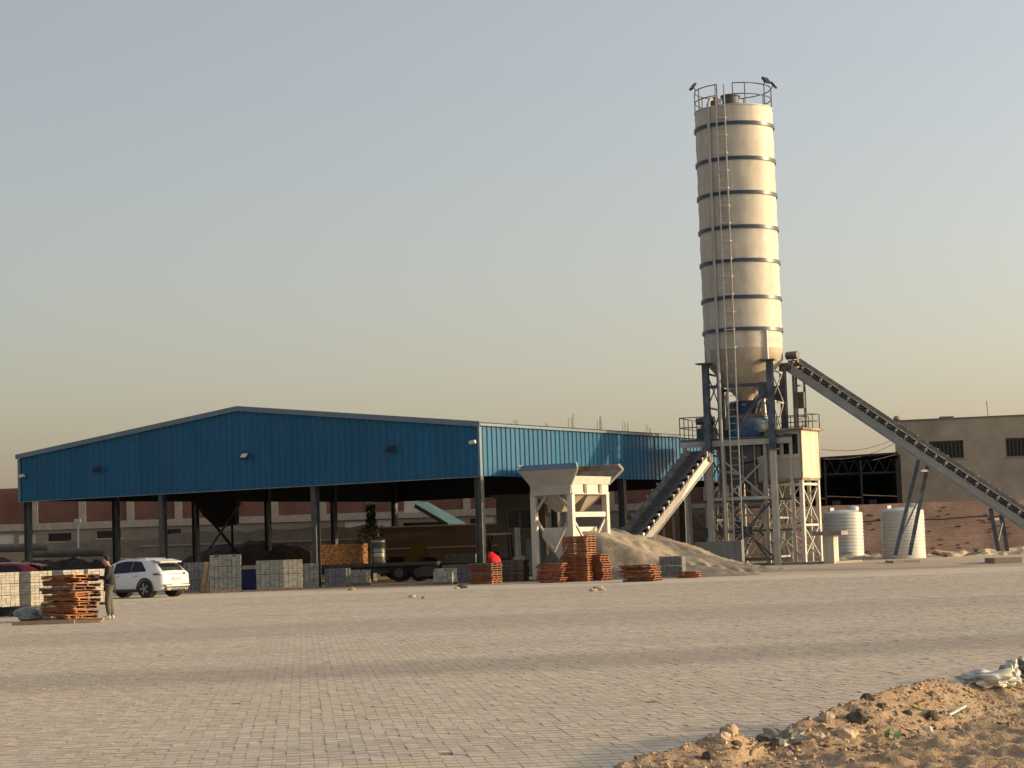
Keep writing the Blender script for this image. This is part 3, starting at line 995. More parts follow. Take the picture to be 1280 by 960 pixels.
# mixer
mx = thing('concrete_mixer', 'blue pan mixer with motors on the platform under the silo cone', 'mixer', tuple(TB @ Vector((0.1, 0.2, zd))), TRZ)
MB().lathe((0, 0, 0), [(1.25, 0), (1.3, .12), (1.3, .8), (1.22, .85), (1.2, 1.0)], 28).build('mixer_pan', M['mixblue'], mx, True)
MB().lathe((0, 0, 0), [(1.22, 1.0), (1.1, 1.12), (.2, 1.22)], 28).build('pan_cover', M['rust'], mx, True)
MB().add([(-.6, -.6, 1.85), (.6, -.6, 1.85), (.6, .6, 1.85), (-.6, .6, 1.85), (-.4, -.4, 1.2), (.4, -.4, 1.2), (.4, .4, 1.2), (-.4, .4, 1.2)],
         [(0, 1, 5, 4), (1, 2, 6, 5), (2, 3, 7, 6), (3, 0, 4, 7), (0, 3, 2, 1), (4, 5, 6, 7)]).build('weigh_hopper', M['steelblue'], mx)
for x, y in ((-.75, -.2), (.85, .3)):
    MB().tube((x, y, 1.0), (x, y, 1.75), .22, 14).tube((x, y, 1.75), (x, y, 1.85), .15, 14).build('motor', M['dsteel'], mx, True)
MB().pipe([(.65, -.7, 2.6), (.95, -.9, 1.9), (1.0, -.9, 1.0)], .11, 8).build('water_pipe', M['galv'], mx)
MB().pipe([(-.5, -1.1, 2.8), (-.85, -1.2, 2.1), (-.8, -1.2, 1.2), (-.9, -1.2, .4)], .07, 6).build('hose', M['rust'], mx)
sc2 = thing('cement_screw', 'inclined cement feed tube with a white hopper end under the silo', 'screw conveyor', tuple(TB @ Vector((.6, .9, zd))), TRZ)
MB().tube((-.9, -.9, zc1 - zd - .8), (.4, .6, zc1 - zd - .1), .17, 12).build('screw_tube', M['cone'], sc2, True)
MB().lathe((-.15, .5, 0), [(.16, zc1 - zd - 1.5), (.3, zc1 - zd - .6), (.3, zc1 - zd - .5), (.62, zc1 - zd + .5), (.62, zc1 - zd + 1.2)], 20).build('dust_cone', M['silo'], sc2, True)
MB().tube((-.95, -.95, zc1 - zd - .5), (-.95, -.95, zc1 - zd - 1.0), .16, 10).build('motor', M['rust'], sc2, True)
gear = thing('winch_motor', 'dark motor and pipe on the left end of the mixing platform', 'motor', tuple(TB @ Vector((-2.1, .2, zd))), TRZ)
MB().box((0, 0, .3), (.9, .7, .6)).build('gearbox', M['steelblue'], gear)
MB().tube((-.5, -.1, .95), (.45, -.1, 1.0), .18, 12).build('motor', M['dsteel'], gear, True)
for x in (-.2, .3):
    MB().bar((x, 0, .6), (x, 0, 1.0), .12).build('motor_foot', M['dsteel'], gear)
ch = thing('discharge_chute', 'grey steel discharge chute and gear below the mixer platform', 'chute', tuple(TB @ Vector((0.2, .4, zd - .4))), TRZ)
MB().add([(-.9, -.7, 0), (.9, -.7, 0), (.9, .7, 0), (-.9, .7, 0), (-.2, -.4, -1.3), (.7, -.4, -1.3), (.7, .3, -1.3), (-.2, .3, -1.3)],
         [(0, 1, 5, 4), (1, 2, 6, 5), (2, 3, 7, 6), (3, 0, 4, 7), (0, 3, 2, 1), (4, 5, 6, 7)]).build('funnel', M['dsteel'], ch)
MB().bar((-1.5, -.9, -1.2), (1.2, -.5, -1.75), .5, .14).build('slide', M['galv'], ch)
MB().tube((-.7, -.8, -.5), (-.1, -.9, -.6), .16, 10).build('cylinder', M['galv'], ch, True)
MB().pipe([(-.9, -.9, -.2), (-.4, -1, -.9), (.3, -1, -.8), (.9, -1, -1.4)], .05, 6).build('hose', M['black'], ch)
wl = thing('water_drum', 'white round drum on the platform behind the silo ladder', 'drum', at(931, 576, SY + .8), TRZ)
MB().tube((0, -.5, 0), (0, .5, 0), .42, 20).build('shell', M['white'], wl, True)

# ------------------------------------------------------------------ control cabin
cb = at(1003, 597, 100.0)
CRZ = R_(-31)
cab = thing('control_cabin', 'raised control cabin with a cream end wall and dark windows on lattice legs', 'cabin', (cb.x, cb.y, Z0), CRZ)
c0, c1 = cb.z - Z0, at(1003, 537, 100.0).z - Z0
CW, CDp = 3.5, 2.2
MB().bx(-CW, 0, 0, CDp, c0 - .12, c0).build('floor_frame', M['rust'], cab)
mid = c0 + (c1 - c0) * .48
holes = [(-CW + .55, -CW + 1.65, mid, c1 - .12), (-CW + 1.75, -CW + 2.4, mid, c1 - .12), (-1.0, -.12, mid, c1 - .12)]
wall_open(MB(), -CW, -0.03, c0, c1, 0.0, .06, holes).build('front_wall', M['cabgrey'], cab)
for h in holes:
    f = MB()
    f.bx(h[0], h[1], .02, .05, h[2], h[2] + .05).bx(h[0], h[1], .02, .05, h[3] - .05, h[3]).bx(h[0], h[0] + .05, .02, .05, h[2] + .05, h[3] - .05).bx(h[1] - .05, h[1], .02, .05, h[2] + .05, h[3] - .05)
    f = f.build('window_frame', M['white'], cab)
    MB().bx(h[0] + .05, h[1] - .05, .032, .038, h[2] + .05, h[3] - .05).build('pane', M['glass'], f)
pw = CDp / 2
for k in range(2):
    MB().bx(-.03, .03, k * pw + .008, (k + 1) * pw - .008, c0, c1).build('end_panel', M['cream'], cab)
for y in (-.0, CDp):
    MB().bx(-.02, .05, y - .05, y + .01, c0, c1).build('corner_post', M['rust'], cab)
MB().bx(-CW, -.03, CDp - .06, CDp, c0, c1).build('back_wall', M['cabgrey'], cab)
MB().bx(-CW, -CW + .06, .06, CDp - .06, c0, c1).build('end_wall', M['cabgrey'], cab)
MB().bx(-CW - .1, .22, -.22, CDp + .2, c1 + .002, c1 + .1).build('roof', M['rust'], cab)
MB().bx(-CW, -.01, -.015, -.001, mid - .08, mid - .03).build('sill_rail', M['white'], cab)
lg = [(-.1, .1), (-.1, CDp - .1), (-2.0, .1), (-2.0, CDp - .1)]
for x, y in lg:
    MB().bx(x - .09, x + .09, y - .09, y + .09, -.1, c0 - .121).build('leg', M['white'], cab)
for (p, q) in ((lg[0], lg[1]), (lg[0], lg[2]), (lg[1], lg[3])):
    for z0_, z1_ in ((.3, 1.9), (1.9, c0 - .35)):
        MB().bar((*p, z0_), (*q, z1_), .07).build('brace', M['steel'], cab)
        MB().bar((*q, z0_), (*p, z1_), .06).build('brace', M['steel'], cab)
    MB().bar((*p, c0 - .3), (*q, c0 - .3), .09, .12).build('tie', M['white'], cab)
    MB().bar((*p, 1.9), (*q, 1.9), .07, .1).build('tie', M['white'], cab)
railing([(-2.2, CDp), (.1, CDp), (.1, .5)], c1 + .1, cab, M['dsteel'], .75)
pr = gp(1003, 703, .27)
ped = thing('concrete_pedestal', 'concrete pillar with a wide flat cap under the control cabin', 'pillar', (pr.x + .35, 99.2, Z0), R_(-31))
MB().bx(-.28, .28, -.3, .3, -.1, 1.35).build('shaft', M['cream'], ped)
MB().bx(-.75, .75, -.45, .45, 1.352, 1.55).build('cap', M['conc'], ped)
tag(MB().box((cb.x + .2, cb.y + 1.6, .28), (4.6, 3.4, .16), CRZ).build('concrete_slab', M['conc']), 'low concrete slab under the cabin legs', 'slab')

# ------------------------------------------------------------------ conveyors


def conveyor(name, label, P0, P1, width, side_h, m_side, n_idl, m_belt, cleats=0, group='belt conveyors'):
    """belt conveyor from the low end P0 to the high end P1"""
    r = thing(name, label, 'conveyor', (P0.x, P0.y, 0), 0, group)
    d = (P1 - P0)
    L = d.length
    d.normalize()
    S = d.cross(Vector((0, 0, 1))).normalized()         # to the right of travel
    N = S.cross(d)
    for sg in (-1, 1):
        a, b = P0 + S * (sg * width / 2), P1 + S * (sg * width / 2)
        mb = MB(r).bar(a, b, .05, side_h)
        for k in (-1, 1):
            mb.bar(a + N * (k * (side_h / 2 + .012)) + S * sg * .04, b + N * (k * (side_h / 2 + .012)) + S * sg * .04, .13, .024)
        mb.build('side_rail', m_side, r)
    mb = MB(r)
    zt = side_h / 2 + .16
    # troughed belt, return belt below
    for za, wa in ((zt, .30), (-side_h * .25, 0)):
        pts = []
        for e in (P0, P1):
            for (o, q) in ((-.46, wa * .42), (-.2, 0), (.2, 0), (.46, wa * .42)):
                pts.append(e + S * (o * width) + N * (za + q))
        vs_ = pts + [p - N * .018 for p in pts]
        n = len(mb.v)
        fs_ = [(i, i + 1, i + 5, i + 4) for i in range(3)] + [(i + 8, i + 12, i + 13, i + 9) for i in range(3)]
        fs_ += [(0, 4, 12, 8), (3, 11, 15, 7)]
        mb.add(vs_, fs_)
    belt = mb.build('belt', m_belt, r)
    if cleats:
        mc_ = MB(r)
        for i in range(cleats):
            p = P0 + d * (L * (i + .5) / cleats) + N * (zt + .03)
            mc_.bar(p - S * width * .22, p + S * width * .22, .03, .02, N)
        mc_.build('cleats', m_belt, belt)
    R3 = Matrix((S, d, N)).transposed()
    mi = MB()
    for sg in (-1, 1):
        mi.bar((sg * .56 * width, 0, side_h / 2), (sg * .56 * width, 0, side_h / 2 + .27), .05, .06)
        mi.tube((sg * .22 * width, 0, side_h / 2 + .09), (sg * .52 * width, 0, side_h / 2 + .2), .055, 8)
        mi.tube((sg * .55 * width, 0, side_h / 2 + .2), (sg * .62 * width, 0, side_h / 2 + .22), .06, 8)
    mi.tube((-.2 * width, 0, side_h / 2 + .085), (.2 * width, 0, side_h / 2 + .085), .055, 8)
    mi = mi.mesh('idler', M['galv'], False)
    for i in range(n_idl):
        p = P0 + d * (L * (i + .5) / n_idl)
        link('idler', mi, r, p - r.location, rot=R3.to_euler())
    for i in range(int(L / 1.6)):
        p = P0 + d * (1.6 * (i + .5)) - N * (side_h * .35)
        MB(r).bar(p - S * (width / 2 - .026), p + S * (width / 2 - .026), .07, .07).build('cross_member', m_side, r)
    for e in (P0 + d * .1, P1 - d * .1):
        MB(r).tube(e - S * (width / 2 + .12), e + S * (width / 2 + .12), .19, 14).build('end_drum', M['dsteel'], r, True)
    return r, d, S, N


B0, B1 = at(1325, 681, 91.0), at(990, 458, 101.5)
bc, bd, bS, bN = conveyor('belt_conveyor', 'long inclined belt conveyor descending to the right from the silo head', B0, B1, .8, .36, M['galv'], 27, M['rubber'])
# head frame and drive
hd_ = B1 + Vector((.1, 0, .55))
MB(bc).tube(hd_ + Vector((-.3, .2, 0)), hd_ + Vector((.2, -.2, 0)), .2, 14).build('drive_motor', M['dsteel'], bc, True)
MB(bc).box(hd_ + Vector((0, 0, -.4)), (.5, .5, .3), R_(-20)).build('gearbox', M['rust'], bc)
zdk = Z0 + zd
for dx, dy in ((.1, -.45), (.55, -.1), (.1, .5)):
    p = B1 + Vector((dx, dy, -.3))
    MB(bc).bar((p.x, p.y, zdk), p, .11, .11).build('head_post', M['dsteel'], bc)
for f in (.25, .5, .78):
    z = zdk + (B1.z - .3 - zdk) * f
    MB(bc).bar((B1.x + .1, B1.y - .45, z), (B1.x + .55, B1.y - .1, z), .06, .08).build('head_tie', M['dsteel'], bc)
MB(bc).box((B1.x + .3, B1.y - .2, zdk + 1.75), (.45, .4, .8), R_(-20)).build('head_chute', M['dsteel'], bc)


def onboom(px):
    best = min((abs(px - (640 + 0)) * 0 + i for i in range(1)), default=0)
    lo, hi = 0.0, 1.0
    for _ in range(40):
        m_ = (lo + hi) / 2
        p = B0.lerp(B1, m_)
        d_ = p - Vector((0, 0, EYE))
        u = d_.x / (d_.y * math.cos(PITCH) + d_.z * math.sin(PITCH))
        v = (-d_.y * math.sin(PITCH) + d_.z * math.cos(PITCH)) / (d_.y * math.cos(PITCH) + d_.z * math.sin(PITCH))
        x = 640 + F * (u * math.cos(ROLL) - v * math.sin(ROLL))
        if x > px:
            lo = m_
        else:
            hi = m_
    return B0.lerp(B1, lo)


for px, b0x, b1x, by in ((1157, 1119, 1137, 694), (1247, 1248, 1259, 689)):
    tp_ = onboom(px) - bN * .25
    for sg, bx_ in ((-1, b0x), (1, b1x)):
        top = tp_ + bS * (sg * .4)
        d_ = ray(bx_, by)
        foot = Vector((0, 0, EYE)) + d_ * ((top.y + .0) / d_.y)
        foot.z = max(.15, foot.z)
        MB(bc).bar(foot, top, .16, .16).build('support_leg', M['steelblue'], bc)
    MB(bc).bar(tp_ - bS * .4 - Vector((0.15, 0, .5)), tp_ + bS * .4 - Vector((0.05, 0, .5)), .08, .1).build('support_tie', M['steelblue'], bc)
    f0 = (tp_ - bS * .4).lerp(Vector((at(b0x, by, tp_.y).x, tp_.y, .3)), .75)
    f1 = (tp_ + bS * .4).lerp(Vector((at(b1x, by, tp_.y).x, tp_.y, .3)), .3)
    MB(bc).bar(f0, f1, .06, .06).build('support_brace', M['steelblue'], bc)
    fp_ = Vector((at((b0x + b1x) / 2, by, tp_.y).x, tp_.y, .1))
    tag(MB().box(fp_, (1.3, 1.2, .5), R_(8)).build('footing', M['plaster'] if px < 1200 else M['conc']),
        'concrete footing under the first leg pair of the long conveyor' if px < 1200 else 'concrete footing under the right-hand posts of the long conveyor', 'footing', 'conveyor footings')
C0, C1 = at(782, 690, 94.6), at(874, 572, 99.8)
cc, cd, cS, cN = conveyor('belt_conveyor', 'short steep belt conveyor rising from the gravel ramp to the mixer platform', C0, C1, 1.25, .42, M['white'], 15, M['rubber'], cleats=64)
for f in (.35, .7):
    p = C0.lerp(C1, f) - cN * .25
    for sg in (-1, 1):
        q = p + cS * (sg * .5)
        MB(cc).bar((q.x + .1, q.y, .1), q, .12, .12).build('support_leg', M['dsteel'], cc)

# ------------------------------------------------------------------ aggregate hopper
hc = at(714, 616, 90.4)             # near corner of the bin
HRZ = R_(-33)
hp = thing('aggregate_hopper', 'grey-white steel aggregate hopper with flared sides standing on legs', 'hopper', (hc.x, hc.y, 0), HRZ)
z0h = hc.z
wx, wy = 2.12, 3.2
z1h = at(714, 605, 90.4).z
zt1 = at(714, 579, 90.4).z
fl = .38
for k, (x0_, x1_, y0_, y1_) in enumerate(((-wx, 0, -.03, .03), (-.03, .03, .03, wy - .03), (-wx, 0, wy - .03, wy + .03), (-wx - .03, -wx + .03, .03, wy - .03))):
    MB().bx(x0_, x1_, y0_, y1_, z0h, z1h).build('bin_wall', M['white'] if k == 1 else M['hgrey'], hp)
t_ = Vector((0, 0, 0))


def panel(a, b, c, d, m, name='flare_panel', th=.05):
    a, b, c, d = map(Vector, (a, b, c, d))
    n = (b - a).cross(d - a).normalized()
    return MB().ext([a, b, c, d], -n * th).build(name, m, hp)


zf1 = zt1 - .26
panel((-wx, -.03, z1h), (.0, -.03, z1h), (.62, -.03 - fl, zf1), (-wx - fl, -.03 - fl, zf1), M['hgrey'])
panel((-wx - fl, -.03 - fl, zf1), (.62, -.03 - fl, zf1), (.48, .12 - fl, zt1), (-wx - fl + .1, .12 - fl, zt1), M['trim'], 'flare_lip')  # grey-blue lip colour stands in for sky reflected on it
panel((-wx - .03, wy, z1h), (-wx - .03, 0, z1h), (-wx - fl, -fl, zt1), (-wx - fl, wy + fl, zt1), M['hgrey'])
panel((0, wy + .03, z1h), (-wx, wy + .03, z1h), (-wx - fl, wy + fl, zf1), (.58, wy + fl, zf1), M['rust'])
panel((.58, wy + fl, zf1), (-wx - fl, wy + fl, zf1), (-wx - fl + .1, wy + fl - .15, zt1), (.45, wy + fl - .15, zt1), M['rust'], 'flare_lip')
MB().ext([(.03, -.0, z1h), (.03, wy, z1h), (.16, wy, z1h + .35), (.16, 0, z1h + .35)], (.05, 0, 0)).build('loading_lip', M['white'], hp)
for y0_, y1_, y2_ in ((-.03, -fl - .03, .12 - fl), (wy + .03, wy + fl, wy + fl - .15)):
    MB().bar((.03, y0_, z1h), (.62, y1_, zf1), .06, .1).build('flare_edge', M['white'], hp)
    MB().bar((.62, y1_, zf1), (.47, y2_, zt1), .06, .1).build('flare_edge', M['white'], hp)
MB().add([(-wx + .05, .05, z1h - .1), (-.05, .05, z1h - .1), (-.05, wy - .05, z1h - .1), (-wx + .05, wy - .05, z1h - .1)], [(0, 1, 2, 3)]).build('stored_sand', M['rust'], hp)
for x, y in ((-.09, .1), (-wx + .1, .1), (-.09, wy - .1), (-wx + .1, wy - .1)):
    MB().bx(x - .13, x + .13, y - .12, y + .12, 0, z0h - .002).build('leg', M['white'], hp)
zt2 = z0h - .95
for (a, b) in (((-.09, .22), (-.09, wy - .22)), ((-wx + .23, .1), (-.22, .1))):
    if a[0] == b[0]:
        MB().bar((*a, zt2), (*b, zt2), .14, .22).build('tie', M['white'], hp)
    ym = ((a[0] + b[0]) / 2, (a[1] + b[1]) / 2)
    MB().bar((*a, zt2 - .2), (*ym, zt2 - 1.6), .08, .1).build('brace', M['hgrey'], hp)
    MB().bar((*b, zt2 - .2), (*ym, zt2 - 1.6), .08, .1).build('brace', M['hgrey'], hp)
for x, y in ((-.45, .1), (-wx + .5, .1)):
    MB().bar((x + (.3 if x > -1 else -.3), .1, zt2 + .2), (x - (.3 if x > -1 else -.3), .1, z0h - .02), .1, .1).build('knee_brace', M['hgrey'], hp)
for y in (1.1, 2.4):
    MB().box((.06, y, z0h + .18), (.08, .2, .42)).build('hinge', M['rust'], hp)
MB().bx(.031, .07, .0, wy, z0h - .06, z0h + .02).build('rim_beam', M['white'], hp)
MB().bx(-wx, 0, -.07, -.031, z0h - .06, z0h + .1).build('rim_beam', M['hgrey'], hp)
# discharge cones of the bin, then the weigh bin
for ya, yb in ((.1, wy / 2 - .05), (wy / 2 + .05, wy - .1)):
    MB().add([(-wx + .1, ya, z0h), (-.1, ya, z0h), (-.1, yb, z0h), (-wx + .1, yb, z0h), (-wx + .9, ya + .5, z0h - .8), (-.9, ya + .5, z0h - .8), (-.9, yb - .5, z0h - .8), (-wx + .9, yb - .5, z0h - .8)],
             [(0, 1, 5, 4), (1, 2, 6, 5), (2, 3, 7, 6), (3, 0, 4, 7), (4, 5, 6, 7)]).build('bin_cone', M['cone'], hp)
za, zb_, zc_ = zt2 - .55, zt2 - .95, zt2 - 2.0
wb = MB().add([(-wx + .3, .35, za), (-.35, .35, za), (-.35, wy - .5, za), (-wx + .3, wy - .5, za), (-wx + .3, .35, zb_), (-.35, .35, zb_), (-.35, wy - .5, zb_), (-wx + .3, wy - .5, zb_),
               (-wx + 1.1, .5, zc_), (-1.1, .5, zc_), (-1.1, wy - .9, zc_), (-wx + 1.1, wy - .9, zc_)],
              [(0, 1, 5, 4), (1, 2, 6, 5), (2, 3, 7, 6), (3, 0, 4, 7), (4, 5, 9, 8), (5, 6, 10, 9), (6, 7, 11, 10), (7, 4, 8, 11), (8, 9, 10, 11)]).build('weigh_bin', M['white'], hp)
MB().box((-.5, 1.6, zc_ + .5), (.3, .5, .25), ry=.5).build('vibrator', M['rust'], hp)
# belt frame under the weigh bin
for z in (zc_ - .75, zc_ - 1.25):
    MB().bx(-wx - .15, -.25, -.12, .0, z - .07, z + .07).build('belt_frame', M['white'], hp)
MB().tube((-wx + .45, .02, zc_ - .45), (-.75, .02, zc_ - .45), .2, 14).build('belt_roller', M['rubber'], hp, True)
MB().bx(-1.0, -.4, -.1, .3, zc_ - .62, zc_ - .3).build('motor_box', M['hgrey'], hp)
for x in (-wx + .5, -1.2, -.5):
    MB().bx(x - .05, x + .05, -.1, 0, 0, zc_ - .65).build('belt_post', M['hgrey'], hp)

# ------------------------------------------------------------------ gravel ramp


NEAR = [at(*c) for c in ((690, 702, 91.6), (708, 668, 91.6), (728, 663, 91.6), (752, 665, 91.6), (777, 678, 91.6), (804, 689, 91.6), (828, 700, 91.6), (856, 714, 91.6), (1000, 722, 91.6))]
FAR = [at(*c) for c in ((690, 690, 96.2), (715, 661, 96.2), (738, 660, 96.2), (772, 660, 96.2), (800, 663, 96.2), (830, 671, 96.2), (860, 679, 96.2), (885, 689, 96.2), (915, 700, 96.2), (960, 708, 96.2), (1010, 713, 96.2))]
nx_, nz_ = [p.x for p in NEAR], [p.z for p in NEAR]
fx_, fz_ = [p.x for p in FAR], [p.z for p in FAR]


def ramp_h(x, y):
    g0 = gh(x, y)
    zn, zf = np.interp(x, nx_, nz_), np.interp(x, fx_, fz_)
    ye = 91.6 - .11 * (x - 3.5) + .10 * fbm(x, 3, .6)
    t = (y - ye) / 4.5
    z = zn + (zf - zn) * min(1, max(0, t))
    rough_ = .05 * fbm(x, y, .9) + .04 * fbm(x + 9, y, 2.7) + .025 * fbm(x, y + 4, 7)
    if 0 < t < 1:
        z += .05 * math.sin(x * 9 + y * 2.4) * (abs(abs(t - .5) - .25) < .09) + .05 * math.cos((t - .5) * 6.28)
    if y < ye:
        z -= (ye - y) * 2.1 * (1 + .12 * fbm(x, y, 1.3))
    if t > 1:
        z -= (y - ye - 4.5) * .7
    if x < nx_[0]:
        z -= (nx_[0] - x) * 1.2
    z += rough_
    # spill at the foot, flattening towards the yard
    k = g0 + .55 * max(0, 1 - abs(y - (ye - 1.0)) / 1.5) * sstep((x - 1.9) / 1.0) * (1 - sstep((x - 7.5) / 4)) - .05 + rough_ * .5
    return max(z, k, g0 - .06)


gr_ = grid_mesh('gravel_ramp', list(np.arange(-.5, 15.2, .12)), list(np.arange(87.6, 102.5, .12)), ramp_h, M['gravel'])
tag(link('gravel_ramp', gr_), 'ramp of grey gravel and sand heaped against the aggregate hopper', 'gravel heap', kind='stuff')


# ------------------------------------------------------------------ buildings behind, left
BY = 140.0
bxl, bxr = at(-100, 650, BY).x, at(1000, 650, BY).x
zt_ = at(0, 611, BY).z
zfl = at(0, 658, BY).z
fac = thing('brick_building', 'long two-storey building with red brick upper floor and concrete frame behind the shed', 'building', (0, BY, 0))
bay = 60 * BY / F
cx0 = at(103, 650, BY).x - 5 * bay
cols_ = [cx0 + i * bay for i in range(21)]
hol = []


def hpx(x0_, x1_, y0_, y1_):
    a, b = at(x0_, y1_, BY), at(x1_, y0_, BY)
    return (a.x, b.x, a.z, b.z)


wins = [hpx(60, 89, 666, 677), hpx(121, 151, 663, 673), hpx(199, 226, 661, 671), hpx(504, 556, 652, 660), hpx(588, 598, 648, 656)]
pale = [hpx(-20, 18, 667, 682), hpx(23, 45, 667, 682), hpx(431, 462, 651, 662), hpx(472, 490, 649, 660), hpx(606, 619, 643, 654)]
wall_open(MB(), bxl, bxr, -.1, zfl - .35, 0, .3, wins + pale).build('ground_floor_wall', M['facade'], fac)
for h in wins:
    MB().bx(h[0], h[1], .2, .24, h[2], h[3]).build('window', M['glass'], fac)
    MB().bx(h[0] - .15, h[1] + .15, -.07, -.001, h[2] - .1, h[2] - .002).build('sill', M['conc'], fac)
for h in pale:
    MB().bx(h[0], h[1], .1, .14, h[2], h[3]).build('pale_shutter', M['whitewin'], fac)
MB().bx(bxl, bxr, -.12, .35, zfl - .349, zfl + .12).build('floor_band', M['conc'], fac)
for i, x in enumerate(cols_):
    MB().bx(x - .25, x + .25, -.06, .3, zfl + .121, zt_ + .05).build('column', M['conc'], fac)
    if i:
        MB().bx(cols_[i - 1] + .25, x - .25, .02, .25, zfl + .121, zt_ - .02 + random.uniform(-.03, .05)).build('brick_panel', M['brick'], fac)
MB().bx(bxl, bxr, .36, 12, zfl, zt_ - .3).build('core', M['facade'], fac)
# front boundary walls
w1a, w1b = at(58, 690, 131), at(470, 680, 131)
bw_ = thing('boundary_wall', 'rough grey boundary wall in front of the brick building', 'wall', (0, 131, 0))
mb = MB()
n = 26
prof = [(w1a.x, 2.2)] + [(w1a.x + (w1b.x - w1a.x) * i / n, 2.85 + .2 * fbm(i, 0, .7) + .35 * (i > 9)) for i in range(1, n + 1)]
mb.ext([(x, 0, -.1) for x in (prof[0][0], prof[-1][0])] + [(x, 0, z) for x, z in reversed(prof)], (0, .25, 0)).build('wall_face', M['wallgrey'], bw_)
MB().bx(w1a.x + 6, w1b.x - 1, -.08, -.002, 2.35, 2.45).build('ledge', M['conc'], bw_)
w2a, w2b = at(474, 690, 129), at(640, 690, 129)
bw2 = thing('brick_wall', 'dull reddish brick yard wall behind the flatbed trailer', 'wall', (0, 129, 0))
zz = at(540, 658, 129).z
MB().bx(w2a.x, w2b.x + 2, 0, .25, -.1, zz).build('wall_face', M['darkbrick'], bw2)
MB().bx(w2a.x, w2b.x + 2, -.05, .3, zz + .001, zz + .09).build('coping', M['conc'], bw2)
MB().bx(w2a.x, w2b.x + 2, -.04, -.001, zz * .55, zz * .58).build('joint_ledge', M['conc'], bw2)


def heap(name, label, cx, cy, rx, ry, h, m, seed=0, rough=.3, step=.25, kind='stuff'):
    def zf(x, y):
        d = ((x - cx) / rx) ** 2 + ((y - cy) / ry) ** 2
        return h * max(0, 1 - d) ** .4 * (1 + rough * fbm(x + seed, y, .9)) + .12 * rough * fbm(x, y + seed, 3) - .03
    o = link(name, grid_mesh(name, list(np.arange(cx - rx, cx + rx + step, step)), list(np.arange(cy - ry, cy + ry + step, step)), zf, m, False))
    return tag(o, label, 'heap', kind=kind)


s0 = at(315, 690, 122)
heap('soil_heap', 'long dark soil heap along the back of the shed', s0.x, 123, 5.2, 2.6, 2.3, M['soil'], 3, .12)
s1 = at(60, 700, 114)
heap('rubble_heap', 'reddish rubble heap behind the red car', s1.x - 1, 115, 6.5, 2.2, 1.75, M['soil'], 8, .3)
for px0, px1, py, lab in ((-40, 60, 684, 'upper pale concrete pipe on the rubble behind the red car'), (40, 130, 690, 'lower pale concrete pipe on the rubble behind the red car')):
    a, b = at(px0, py + 2, 117), at(px1, py, 117)
    o = MB().tube(a, b, .24, 16).build('concrete_pipe', M['wallgrey'], None, True)
    tag(o, lab, 'pipe', 'concrete pipes')
lp = at(98, 690, 126)
lamp = thing('lamp_post', 'small white lamp head on a thin post by the grey boundary wall', 'lamp post', (lp.x, 126, 0))
zl = at(98, 653, 126).z
MB().tube((0, 0, 0), (0, 0, zl), .05, 8).build('post', M['hgrey'], lamp)
MB().box((0, -.1, zl + .1), (.35, .4, .22)).build('lamp_head', M['whitewin'], lamp)
# teal lean-to roof and stairs
tl = thing('teal_awning', 'teal sheet-metal stair cover sloping down behind the shed', 'awning', at(540, 640, 132), 0)
a, b, c, d = at(519, 629, 133), at(534, 627, 134), at(584, 655, 133), at(560, 656, 131)
MB(tl).ext([a, d, c, b], (0, .05, -.12)).build('sheet', M['teal'], tl)
MB(tl).bar(at(519, 632, 132.5), at(560, 656, 130.9), .12, .25).build('stringer', M['teal'], tl)
o = MB().ext([at(505, 641, 138), at(522, 641, 138), at(522, 626, 138), at(505, 626, 138)], (0, .1, 0)).build('white_shutter', M['whitewin'])
tag(o, 'white slatted panel beside the teal stair cover', 'panel')
# unfinished building with starter bars
ub = thing('unfinished_building', 'unfinished concrete frame building with starter bars rising above the blue wall', 'building', (0, 150, 0))
zr = at(720, 551, 150).z
ux0, ux1 = at(632, 548, 150).x, at(830, 548, 150).x
MB().bx(ux0, ux1, -.1, 10, zr - .35, zr).build('roof_slab', M['conc'], ub)
MB().bx(ux0, ux1, -.1, 10, zr - 3.6, zr - 3.3).build('floor_slab', M['conc'], ub)
MB().bx(ux0 + .3, ux1 - .3, .2, .45, -.1, zr - 3.61).bx(ux0 + .3, ux1 - .3, .2, .45, zr - 3.29, zr - .36).build('brick_infill', M['brick'], ub)
for px, py in ((642, 524), (680, 528), (714, 519), (749, 523), (782, 529), (810, 532)):
    x = at(px, 540, 150).x
    MB().bx(x - .2, x + .2, -.15, .19, -.1, zr - 3.61).bx(x - .2, x + .2, -.15, .19, zr - 3.29, zr - .36).build('column', M['conc'], ub)
    mb = MB()
    for ox, oy in ((-.18, 0), (.16, .1), (.02, .3), (.25, .3)):
        lean = random.uniform(-.08, .08)
        mb.tube((x + ox, oy, zr - .1), (x + ox + lean, oy, at(px, py, 150).z + random.uniform(-.25, .2)), .022, 5)
    mb.build('starter_bars', M['rust'], ub)

